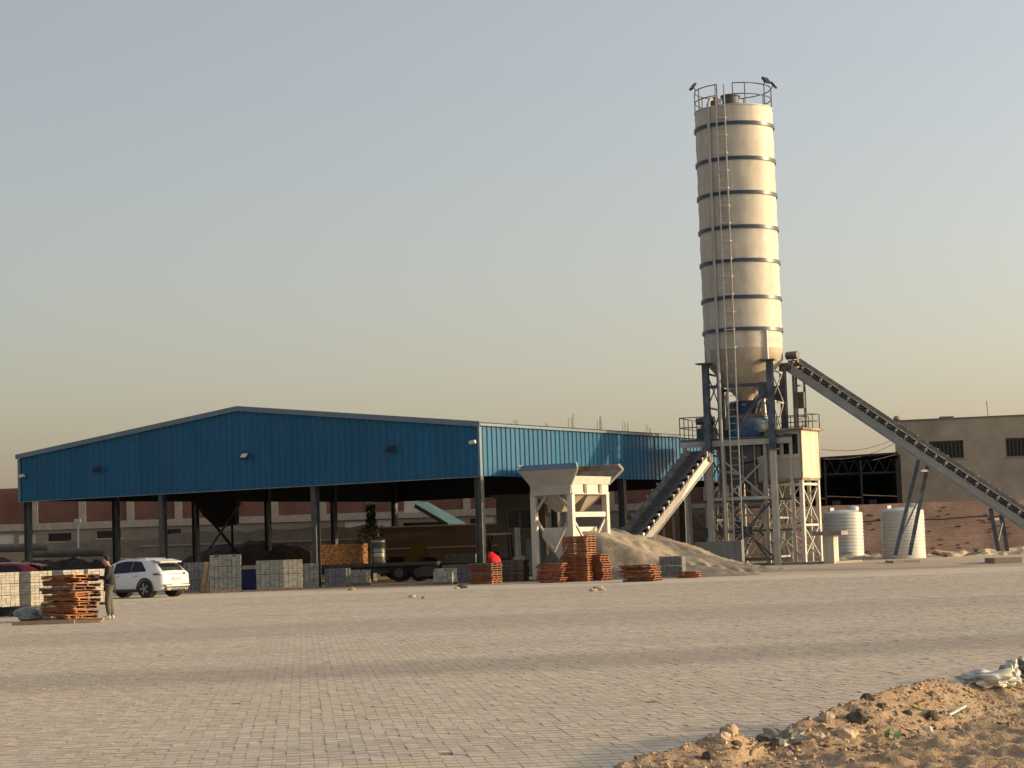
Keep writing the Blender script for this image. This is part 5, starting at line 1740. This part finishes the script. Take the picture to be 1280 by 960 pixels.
# ------------------------------------------------------------------ cars
def car(name, label, p, rz, paint, group=None):
    c = thing(name, label, 'car', p, rz, group)
    Lc = 4.57
    S_ = [0, .03, .1, .18, .3, .42, .55, .75, 1.1, 1.6, 2.1, 2.6, 3.0, 3.3, 3.5, 3.8, 4.1, 4.35, 4.5, 4.57]
    zr_ = [.84, .96, 1.03, 1.09, 1.21, 1.33, 1.43, 1.51, 1.57, 1.61, 1.61, 1.54, 1.40, 1.20, 1.09, 1.03, .97, .88, .78, .66]
    hw_ = [.70, .78, .83, .86, .88, .90, .915, .93, .94, .94, .94, .94, .94, .935, .93, .92, .89, .83, .76, .66]
    rw_2 = [.66, .70, .71, .68, .66, .64, .63, .63, .63, .63, .63, .63, .64, .66, .72, .74, .72, .68, .62, .55]
    zs_ = [.42, .36, .30, .29, .28, .28, .28, .28, .28, .28, .28, .28, .28, .28, .28, .28, .28, .28, .30, .36]

    def I(t, s):
        return float(np.interp(s, S_, t))

    def section(s):
        z, hw, rw, zs = I(zr_, s), I(hw_, s), I(rw_2, s), I(zs_, s)
        zb = min(1.0, z - .05)
        return [(hw * .93, zs), (hw, zs + (zb - zs) * .3), (hw, zs + (zb - zs) * .62), (hw * .965, zb), (rw + (hw * .965 - rw) * .52, zb + (z - zb) * .5),
                (rw + (hw * .965 - rw) * .1, zb + (z - zb) * .88), (rw * .8, z - .008), (0, z + .012)]

    def yside(s, z):
        sec = section(s)
        return float(np.interp(z, [q[1] for q in sec], [q[0] for q in sec]))
    st = sorted(set(S_ + list(np.linspace(.2, 4.4, 43))))
    vs_, fs_ = [], []
    for s in st:
        sec = section(s)
        vs_ += [(s, -y, z) for y, z in sec] + [(s, y, z) for y, z in reversed(sec[:-1])]
    m_ = 15
    for i in range(len(st) - 1):
        for j in range(m_ - 1):
            fs_.append((i * m_ + j, i * m_ + j + 1, (i + 1) * m_ + j + 1, (i + 1) * m_ + j))
        fs_.append((i * m_ + m_ - 1, i * m_, (i + 1) * m_, (i + 1) * m_ + m_ - 1))
    fs_.append(tuple(reversed(range(m_))))
    fs_.append(tuple((len(st) - 1) * m_ + i for i in range(m_)))
    MB().add(vs_, fs_).build('body', paint, c, True)
    # side glass, swept up to a point at the rear
    for sg in (-1, 1):
        for a, b, nm in ((.86, 1.64, 'rear_side_window'), (1.66, 2.62, 'front_side_window')):
            vs_, fs_ = [], []
            ss = np.linspace(a, b, 12)
            for s in ss:
                t0 = .98 + .07 * (2.5 - s) / 1.7
                t1 = min(I(zr_, s) - .12, 1.06 + (s - .80) * .95)
                for k in range(4):
                    z = t0 + .02 + (t1 - t0 - .02) * k / 3
                    vs_.append((s, sg * (yside(s, z) + .008), z))
            for i in range(11):
                for k in range(3):
                    fs_.append((i * 4 + k, i * 4 + k + 1, i * 4 + k + 5, i * 4 + k + 4))
            MB().add(vs_, fs_).build(nm, M['glass'], c, True)
        MB().box((1.35, sg * .945, .88), (.2, .03, .035)).build('door_handle', M['chrome'], c)
        MB().box((2.35, sg * .945, .88), (.2, .03, .035)).build('door_handle', M['chrome'], c)
        MB().box((2.62, sg * 1.02, 1.04), (.12, .2, .13)).build('mirror', paint, c)
        MB().bx(1.35, 3.1, sg * .9 - .045, sg * .9 + .045, .24, .36).build('sill_cladding', M['plastic'], c)
        MB().bar((1.1, sg * .58, 1.59), (2.5, sg * .58, 1.61), .03, .035).build('roof_rail', M['chrome'], c)
        # tail lamp wraps the corner
        MB().ext([(.02, sg * .42, .90), (.06, sg * .80, .90), (.42, sg * .905, .92), (.42, sg * .912, .97), (.08, sg * .83, .985), (.03, sg * .42, .98)], (-.012, sg * .012, 0)).build('tail_light', M['tail'], c)
        MB().box((-.02, sg * .52, .50), (.03, .5, .05)).build('reflector', M['tail'], c)
        for xw in (.86, 3.6):
            arch = MB()
            pts = [(xw + .45 * math.cos(a), .36 + .45 * math.sin(a)) for a in np.linspace(-.25, math.pi + .25, 22)]
            pin = [(xw + .375 * math.cos(a), .36 + .375 * math.sin(a)) for a in np.linspace(math.pi + .25, -.25, 22)]
            arch.ext([(x, sg * .925, z) for x, z in pts + pin], (0, sg * .03, 0))
            arch.build('wheel_arch', M['plastic'], c)
            MB().tube((xw, sg * .6, .40), (xw, sg * .928, .40), .40, 24).build('arch_recess', M['black'], c)
            wv = MB().lathe((0, 0, 0), [(.24, -.11), (.34, -.115), (.365, -.08), (.365, .08), (.34, .115), (.24, .11)], 32)
            for q in range(len(wv.v)):
                v = wv.v[q]
                wv.v[q] = Vector((xw + v.x, sg * .845 + v.z, .365 + v.y))
            wh = wv.build('wheel', M['tyre'], c, True)
            rm = MB()
            for k in range(5):
                a = 2 * math.pi * k / 5
                for da in (-.16, .16):
                    rm.bar((xw + .05 * math.cos(a), sg * .955, .365 + .05 * math.sin(a)), (xw + .235 * math.cos(a + da), sg * .962, .365 + .235 * math.sin(a + da)), .03, .035, (0, 1, 0))
            rm.tube((xw, sg * .93, .365), (xw, sg * .968, .365), .055, 12)
            rm.build('rim', M['rim'], wh)
    # rear
    vs_, fs_ = [], []
    for s in np.linspace(.15, .44, 6):
        for k in range(7):
            y = (-1 + k / 3) * (.61 - .06 * (s - .16))
            vs_.append((s, y, I(zr_, s) + .02 - .02 * abs(y)))
    for i in range(5):
        for k in range(6):
            fs_.append((i * 7 + k, i * 7 + k + 1, (i + 1) * 7 + k + 1, (i + 1) * 7 + k))
    MB().add(vs_, fs_).build('rear_window', M['glass'], c, True)
    MB().ext([(.27, -.62, 1.395), (.75, -.60, 1.515), (.75, -.60, 1.55), (.25, -.62, 1.44)], (0, 1.24, 0)).build('spoiler', paint, c)
    MB().ext([(-.035, -.66, .28), (.12, -.8, .26), (.12, -.8, .46), (-.04, -.68, .46)], (0, 1.34, 0)).build('rear_bumper', M['plastic'], c)
    MB().box((-.045, 0, .36), (.03, 1.25, .04)).build('bumper_trim', M['chrome'], c)
    MB().box((-.06, 0, .47), (.07, 1.36, .05)).build('bumper_ledge', paint, c)
    for sg in (-1, 1):
        MB().box((-.05, sg * .5, .32), (.04, .2, .06)).build('exhaust', M['chrome'], c)
    MB().box((.0, 0, .75), (.05, .5, .14)).build('number_plate', M['whitewin'], c)
    MB().box((.02, 0, .945), (.03, .86, .03)).build('tailgate_strip', M['chrome'], c)
    vs_ = []
    for s in np.linspace(2.72, 3.40, 6):
        for k in range(5):
            y = (-1 + k / 2) * .60
            vs_.append((s, y, I(zr_, s) + .02))
    MB().add(vs_, [(i * 5 + k, i * 5 + k + 1, (i + 1) * 5 + k + 1, (i + 1) * 5 + k) for i in range(5) for k in range(4)]).build('windscreen', M['glass'], c, True)
    return c


wp = gp(183, 747.5)
crz = R_(180 - 33)
off = Matrix.Rotation(crz, 3, 'Z') @ Vector((.86, .845, 0))
car('parked_car', 'white sport utility car parked with its rear towards the sun', (wp.x - off.x, wp.y - off.y, 0), crz, M['carwhite'], 'parked cars')
rp = at(62, 705, 92)
car('parked_car', 'dark red car mostly hidden behind the pale block stacks', (rp.x, 92, 0), R_(175), M['carred'], 'parked cars')


# ------------------------------------------------------------------ man
def skinned(name, verts, edges, radii, m, parent=None, sub=2):
    me = bpy.data.meshes.new(name)
    me.from_pydata(verts, edges, [])
    o = bpy.data.objects.new(name, me)
    COL.objects.link(o)
    sk = o.modifiers.new('skin', 'SKIN')
    sk.use_smooth_shade = True
    for i, r in enumerate(radii):
        d = me.skin_vertices[0].data[i]
        d.radius = r if isinstance(r, tuple) else (r, r)
        d.use_root = i == 0
    s = o.modifiers.new('sub', 'SUBSURF')
    s.levels = s.render_levels = sub
    bpy.context.view_layer.update()
    dg = bpy.context.evaluated_depsgraph_get()
    me2 = bpy.data.meshes.new_from_object(o.evaluated_get(dg))
    me2.name = name
    bpy.data.objects.remove(o)
    me2.materials.clear()
    me2.materials.append(m)
    return link(name, me2, parent)


mp_ = gp(138, 774)
MSC = .96
man = thing('person', 'man in a dark jacket and grey trousers looking down at a phone in his hand', 'person', (mp_.x, mp_.y, 0), R_(183))
V_, E_, Rr = [], [], []


def vtx(p, r, prev=None):
    V_.append(p)
    Rr.append(r)
    if prev is not None:
        E_.append((prev, len(V_) - 1))
    return len(V_) - 1


pel = vtx((0, 0, .95), (.07, .06))
sp = vtx((.0, 0, 1.15), (.09, .08), pel)
che = vtx((.0, 0, 1.36), (.15, .11), sp)
nk = vtx((.045, 0, 1.47), .055, che)
hb = vtx((.095, 0, 1.55), .075, nk)
hm = vtx((.115, 0, 1.63), .09, hb)
hc_ = vtx((.115, 0, 1.70), .065, hm)
ns = vtx((.20, 0, 1.575), .016, hb)
for sg in (-1, 1):
    hip = vtx((0, sg * .09, .86), .07, pel)
    kn = vtx((.04 + .02 * sg, sg * .11, .48), .062, hip)
    an = vtx((-.02 + .03 * sg, sg * .11, .09), .042, kn)
    vtx((.13 + .03 * sg, sg * .13, .04), .035, an)
    sh_ = vtx((.0, sg * .19, 1.41), .068, che)
    el = vtx((.04, sg * .24, 1.13), .050, sh_)
    fx = .36 if sg > 0 else .30
    wr = vtx((fx - .06, sg * .13, 1.17), .034, el)
    ha = vtx((fx, sg * .11, 1.19), (.036, .022), wr)
    for f_ in range(4):
        k1 = vtx((fx + .05, sg * (.085 + .016 * f_), 1.20 + .006 * f_), .009, ha)
        vtx((fx + .085 - .006 * abs(f_ - 1), sg * (.075 + .016 * f_), 1.215 + .008 * f_), .008, k1)
    k1 = vtx((fx + .02, sg * .07, 1.215), .011, ha)
    vtx((fx + .055, sg * .06, 1.235), .009, k1)
skinned('body', V_, E_, Rr, M['skin'], man)
for sg in (-1, 1):
    MB().lathe((.198, sg * .034, 1.615), [(.003, -.01), (.012, -.006), (.014, 0), (.012, .006), (.003, .01)], 8).build('eye', M['hair'], man)
    MB().box((.10, sg * .092, 1.60), (.04, .02, .06)).build('ear', M['skin'], man)
skinned('hair', [(.04, 0, 1.58), (.055, 0, 1.66), (.10, 0, 1.725), (.165, 0, 1.715)], [(0, 1), (1, 2), (2, 3)], [.07, .095, .082, .045], M['hair'], man)
skinned('jacket', [(0, 0, .70), (0, 0, 1.08), (0, 0, 1.36), (.03, 0, 1.46), (0, .2, 1.41), (.04, .25, 1.13), (.27, .14, 1.165), (0, -.2, 1.41), (.04, -.25, 1.13), (.22, -.14, 1.165)],
        [(0, 1), (1, 2), (2, 3), (2, 4), (4, 5), (5, 6), (2, 7), (7, 8), (8, 9)], [(.20, .165), (.17, .14), (.175, .135), .085, .09, .072, .05, .09, .072, .05], M['jacket'], man)
skinned('trousers', [(0, 0, 1.04), (0, .10, .86), (.06, .11, .48), (.01, .11, .10), (0, -.10, .86), (.02, -.11, .48), (-.05, -.11, .10)],
        [(0, 1), (1, 2), (2, 3), (0, 4), (4, 5), (5, 6)], [(.155, .13), .118, .088, .066, .118, .088, .066], M['trousers'], man)
for sg in (-1, 1):
    skinned('shoe', [(-.07 + .03 * sg, sg * .11, .055), (.03 + .03 * sg, sg * .12, .05), (.16 + .03 * sg, sg * .135, .035)], [(0, 1), (1, 2)], [.05, .048, .036], M['shoe'], man)
man.scale = (MSC, MSC, MSC)
hm_ = Matrix.Translation(man.location) @ Matrix.Rotation(man.rotation_euler.z, 4, 'Z')
ph = thing('phone', 'dark phone held in front of the man by his hands', 'phone', hm_ @ Vector((.42 * MSC, .02, 1.225 * MSC)), man.rotation_euler.z)
MB().box((0, 0, 0), (.15, .08, .012), 0, 0, -.35).build('case', M['plastic'], ph)
MB().box((-.002, 0, .0085), (.135, .07, .003), 0, 0, -.35).build('screen', M['glass'], ph)

# ------------------------------------------------------------------ loose things at the left
pk = gp(52, 781)
o = MB().box((0, 0, .05), (1.55, .14, .1)).box((.1, .2, .04), (1.3, .1, .06), .08).build('timber', M['woodgrey'])
o.location = (pk.x, pk.y + .2, 0)
o.rotation_euler = (0, 0, R_(4))
tag(o, 'dark timber lying in front of the untidy pallet stack', 'timber')
o = MB().box((0, 0, .03), (1.2, .5, .03), .1).box((.2, .1, .07), (.9, .12, .05), -.1).build('plywood_sheet', M['plank'])
o.location = (pk.x + .75, pk.y + .75, 0)
tag(o, 'pale plywood pieces on the ground between timber and pallets', 'plywood')
bp_ = gp(43, 777)
blob('cement_bag', M['greybag'], (bp_.x - .25, bp_.y + .55, .16), (.42, .35, .2), 2, 'crumpled grey sack left of the untidy pallets', 'sack', 'sacks on the ground', .5)
blob('cement_bag', M['bag'], (bp_.x + .18, bp_.y + .6, .2), (.3, .3, .22), 5, 'crumpled white sack next to the untidy pallets', 'sack', 'sacks on the ground', .5)
hz_ = gp(8, 772)
mb = MB()
for k in range(5):
    r = .42 - .05 * k
    mb.pipe([(hz_.x + r * 1.5 * math.cos(a), hz_.y + .6 + r * math.sin(a), .05 + .055 * k + .01 * math.sin(3 * a + k)) for a in np.linspace(0, 6.28, 22)], .035, 6)
tag(mb.build('coiled_hose', M['black'], None, True), 'black coiled hose on the ground at the left edge', 'hose')
for k, (px, py, s) in enumerate(((578, 735.5, .16), (571, 736, .09), (748, 737, .14), (753, 738.5, .09), (741, 739, .1), (515, 747, .1), (530, 748, .07), (440, 738, .12))):
    p = gp(px, py)
    blob('stone', M['darkstone'] if k == 0 else M['stone'], (p.x, p.y, s * .35), (s * 1.3, s, s * .6), 20 + k,
         ['dark broken block lying on the yard before the shed', 'small stone beside the dark broken block', 'largest stone of the little pile on the yard before the tall pallets', 'right stone of the little pile on the yard before the tall pallets',
          'left stone of the little pile on the yard before the tall pallets', 'stone on the yard in front of the flatbed trailer', 'tiny stone on the yard in front of the flatbed trailer', 'pale rubble piece before the low pale block stack'][k], 'stone', 'stones on the yard')

# ------------------------------------------------------------------ sand bank, near right
CP = [(700, 985, 12.6), (745, 962, 13.0), (830, 938, 13.35), (880, 925, 13.6), (908, 911, 13.8), (930, 921, 13.95), (958, 930, 14.1), (985, 908, 14.35), (1030, 888, 14.75), (1085, 868, 15.3), (1130, 856, 15.9), (1165, 851, 16.4), (1215, 856, 16.9), (1290, 850, 17.4), (1400, 840, 18.2)]
CW_ = [at(*c) for c in CP]
cxs, cys, czs = [c.x for c in CW_], [c.y for c in CW_], [c.z for c in CW_]


def bank(x, y):
    yc, zc = np.interp(x, cxs, cys), np.interp(x, cxs, czs)
    d = y - yc
    if d > 0:
        z = zc - d * .62
        amp = .5
    else:
        drop = min(-d * .30, max(0, zc - .10))
        z = zc - drop
        amp = 1.0
        k = min(1, -d / 1.2) * sstep((x - 1.5) / .8)
        z += k * .045 * fbm(x * .6, y * 1.9, 4.5, 3)
    z +=   .026 * fbm(x, y, 3.2, 4) * amp + .026 * fbm(x + 5, y, 9, 3) * amp + .012 * fbm(x, y + 3, 22, 2)
    if x < .58:
        z -= (.58 - x) * .5
    return max(z, -.05)


bk_ = link('sand_bank', grid_mesh('sand_bank', list(np.arange(-.2, 7.5, .035)), list(np.arange(8.5, 19.5, .035)), bank, M['sand']))
tag(bk_, 'bank of orange sand and dirt along the near edge of the yard', kind='structure')
# pebbles and clods too small to count
vs_, fs_ = [], []
OCT = [(1, 0, 0), (0, 1, 0), (-1, 0, 0), (0, -1, 0), (0, 0, 1), (0, 0, -.7)]
OF = [(0, 1, 4), (1, 2, 4), (2, 3, 4), (3, 0, 4), (1, 0, 5), (2, 1, 5), (3, 2, 5), (0, 3, 5)]
for _ in range(2600):
    x = random.uniform(.5, 5)
    y = np.interp(x, cxs, cys) - abs(random.gauss(0, .9)) + .15
    s = random.choice([.005, .006, .008, .01, .012, .016, .022]) * random.uniform(.7, 1.3)
    rot = Matrix.Rotation(random.uniform(0, 6), 3, 'Z') @ Matrix.Rotation(random.uniform(0, 1), 3, 'X')
    z = bank(x, y)
    n = len(vs_)
    vs_ += [tuple(rot @ Vector((a * s * random.uniform(.8, 1.4), b * s, c * s * .8)) + Vector((x, y, z + s * .3))) for a, b, c in OCT]
    fs_ += [tuple(i + n for i in f) for f in OF]
me = bpy.data.meshes.new('pebbles')
me.from_pydata(vs_, [], fs_)
me.materials.append(mat('pebble', (.37, .275, .175), .95, var=.2, island=.45))
tag(link('pebbles', me), 'scattered pebbles and clods on the sand bank', kind='stuff')


def onbank(px, py):
    d = ray(px, py)
    for k in range(900):
        Y = 11 + k * .01
        p = Vector((0, 0, EYE)) + d * (Y / d.y)
        if p.z <= bank(p.x, p.y):
            return p
    return gp(px, py)


SN = [(1072, 903, .075, 'darkstone', 'round dark stone standing out on the sunny face of the sand bank'),
      (1059, 922, .07, 'stone', 'pale stone below the round dark stone on the sand bank'),
      (1035, 901, .05, 'stone', 'pale stone near the crest left of the round dark stone'),
      (1085, 876, .05, 'darkstone', 'dark clod on the crest of the sand bank'),
      (912, 917, .055, 'stone', 'pale rock capping the small left mound of the sand bank'),
      (904, 927, .05, 'stone', 'pale rock just below the cap of the left mound'),
      (920, 933, .035, 'darkstone', 'dark clod on the right side of the left mound'),
      (836, 931, .05, 'stone', 'pale rock on the crest at the left of the sand bank'),
      (1024, 925, .045, 'stone', 'small tan stone in the middle of the sunny bank face'),
      (1165, 898, .045, 'darkstone', 'dark stone at the foot of the bank left of the white stick'),
      (1161, 914, .03, 'bag', 'small white lump at the foot of the bank by the dark stone'),
      (1084, 935, .035, 'stone', 'whitish stone low on the bank near the bottom'),
      (1089, 917, .03, 'stone', 'small whitish stone left of the green plastic shred'),
      (1168, 872, .045, 'stone', 'pale stone near the crest under the bank top'),
      (1101, 885, .03, 'darkstone', 'dark brown clod on the face right of the crest clod'),
      (1135, 893, .03, 'darkstone', 'dark clod halfway down the bank above the white scrap'),
      (985, 947, .04, 'stone', 'pale stone low at the front of the bank near the twig'),
      (1121, 935, .03, 'stone', 'tan stone below the green plastic shred'),
      (885, 949, .04, 'darkstone', 'dark clod at the lower left of the bank'),
      (1211, 853, .03, 'darkstone', 'dark stone just left of the pale plastic sheet')]
for k, (px, py, s, m, lab) in enumerate(SN):
    p = onbank(px, py)
    blob('stone', M[m], (p.x, p.y + s * .4, p.z + s * .25), (s * 1.1, s, s * .9), 40 + k, lab, 'stone', 'stones on the sand bank', .45, 10, 7)
p = onbank(980, 934)
blob('plastic_bag', M['greybag'], (p.x, p.y + .1, p.z + .03), (.15, .1, .085), 60, 'crumpled grey-green plastic bag in the dip of the sand bank', 'bag', 'plastic bags on the bank', .75, 36, 24, 2.8)
p = onbank(1236, 857)
blob('plastic_bag', M['bag'], (p.x, p.y, p.z + .05), (.2, .14, .075), 61, 'pale plastic sheet heaped on top of the bank at right', 'bag', 'plastic bags on the bank', .7, 36, 24, 2.6)
p = onbank(1266, 853)
blob('plastic_bag', M['bag'], (p.x, p.y, p.z + .06), (.06, .08, .1), 64, 'small white twisted plastic bag beside the pale sheet', 'bag', 'plastic bags on the bank', .8, 30, 20, 2.8)
p = onbank(1279, 850)
blob('plastic_bag', M['greybag'], (p.x + .05, p.y + .15, p.z + .08), (.22, .2, .12), 66, 'dark crumpled plastic at the right edge of the picture', 'bag', 'plastic bags on the bank', .75, 36, 24, 2.8)
a, b = onbank(1186, 897), onbank(1207, 887)
tag(MB().bar(a + Vector((0, 0, .02)), b + Vector((0, 0, .03)), .022, .016).bar(a.lerp(b, .3) + Vector((0, 0, .029)), a.lerp(b, .36) + Vector((0, 0, .03)), .028, .012).build('white_stick', M['tank']), 'straight white stick lying on the sand bank', 'stick')
a, b = onbank(1158, 892), onbank(1177, 901)
tag(MB().ext([a + Vector((0, 0, .012)), a + Vector((.04, -.05, .01)), b + Vector((0.02, -.04, .01)), b + Vector((0, .02, .02)), a.lerp(b, .5) + Vector((0, .05, .03))], (0, 0, .008)).build('white_scrap', M['bag']), 'flat white scrap at the foot of the bank', 'scrap')
p = onbank(1111, 922)
mb = MB()
for k in range(6):
    a_ = k * 1.1
    q = p + Vector((.03 * math.cos(a_), .02 * math.sin(a_), .015 + .008 * k))
    mb.add([q, q + Vector((.05 * math.cos(a_ * 2), .02, .03)), q + Vector((.04, -.02 * k % .05, -.04)), q + Vector((-.03, -.02, .02))], [(0, 1, 2), (0, 2, 3)])
tag(mb.build('green_shred', M['green']), 'dark green plastic shred on the sand bank', 'scrap')
a, b = onbank(938, 945), onbank(962, 932)
m_ = a.lerp(b, .5) + Vector((-.015, 0, .035))
pts = [a + Vector((0, 0, .005)), a.lerp(m_, .5) + Vector((-.008, 0, .012)), m_, m_.lerp(b, .5) + Vector((0, 0, .02)), b + Vector((.02, .02, .01))]
tag(MB().pipe(pts, .008, 6).build('twig', M['bark']), 'curved brown twig sticking out of the left mound', 'twig')
p = onbank(1150, 880)
pts = [onbank(1140 + i * 9, 885 + i * 2.0 + 1.5 * math.sin(i)) + Vector((0, 0, .012)) for i in range(8)]
tag(MB().pipe(pts, .006, 5).build('cord', M['green']), 'thin dark green cord lying across the bank top', 'cord')
kb0, kb1 = at(1190, 858, 17.6), at(1330, 828, 19.4)
kb0.z = kb1.z = .06
k_ = thing('kerb_fragment', 'pale kerb of fabric and earth along the far side of the bank at right', 'kerb', kb0, 0)
MB(k_).bar(kb0, kb1, .3, .26).build('kerb_block', M['conc'], k_)
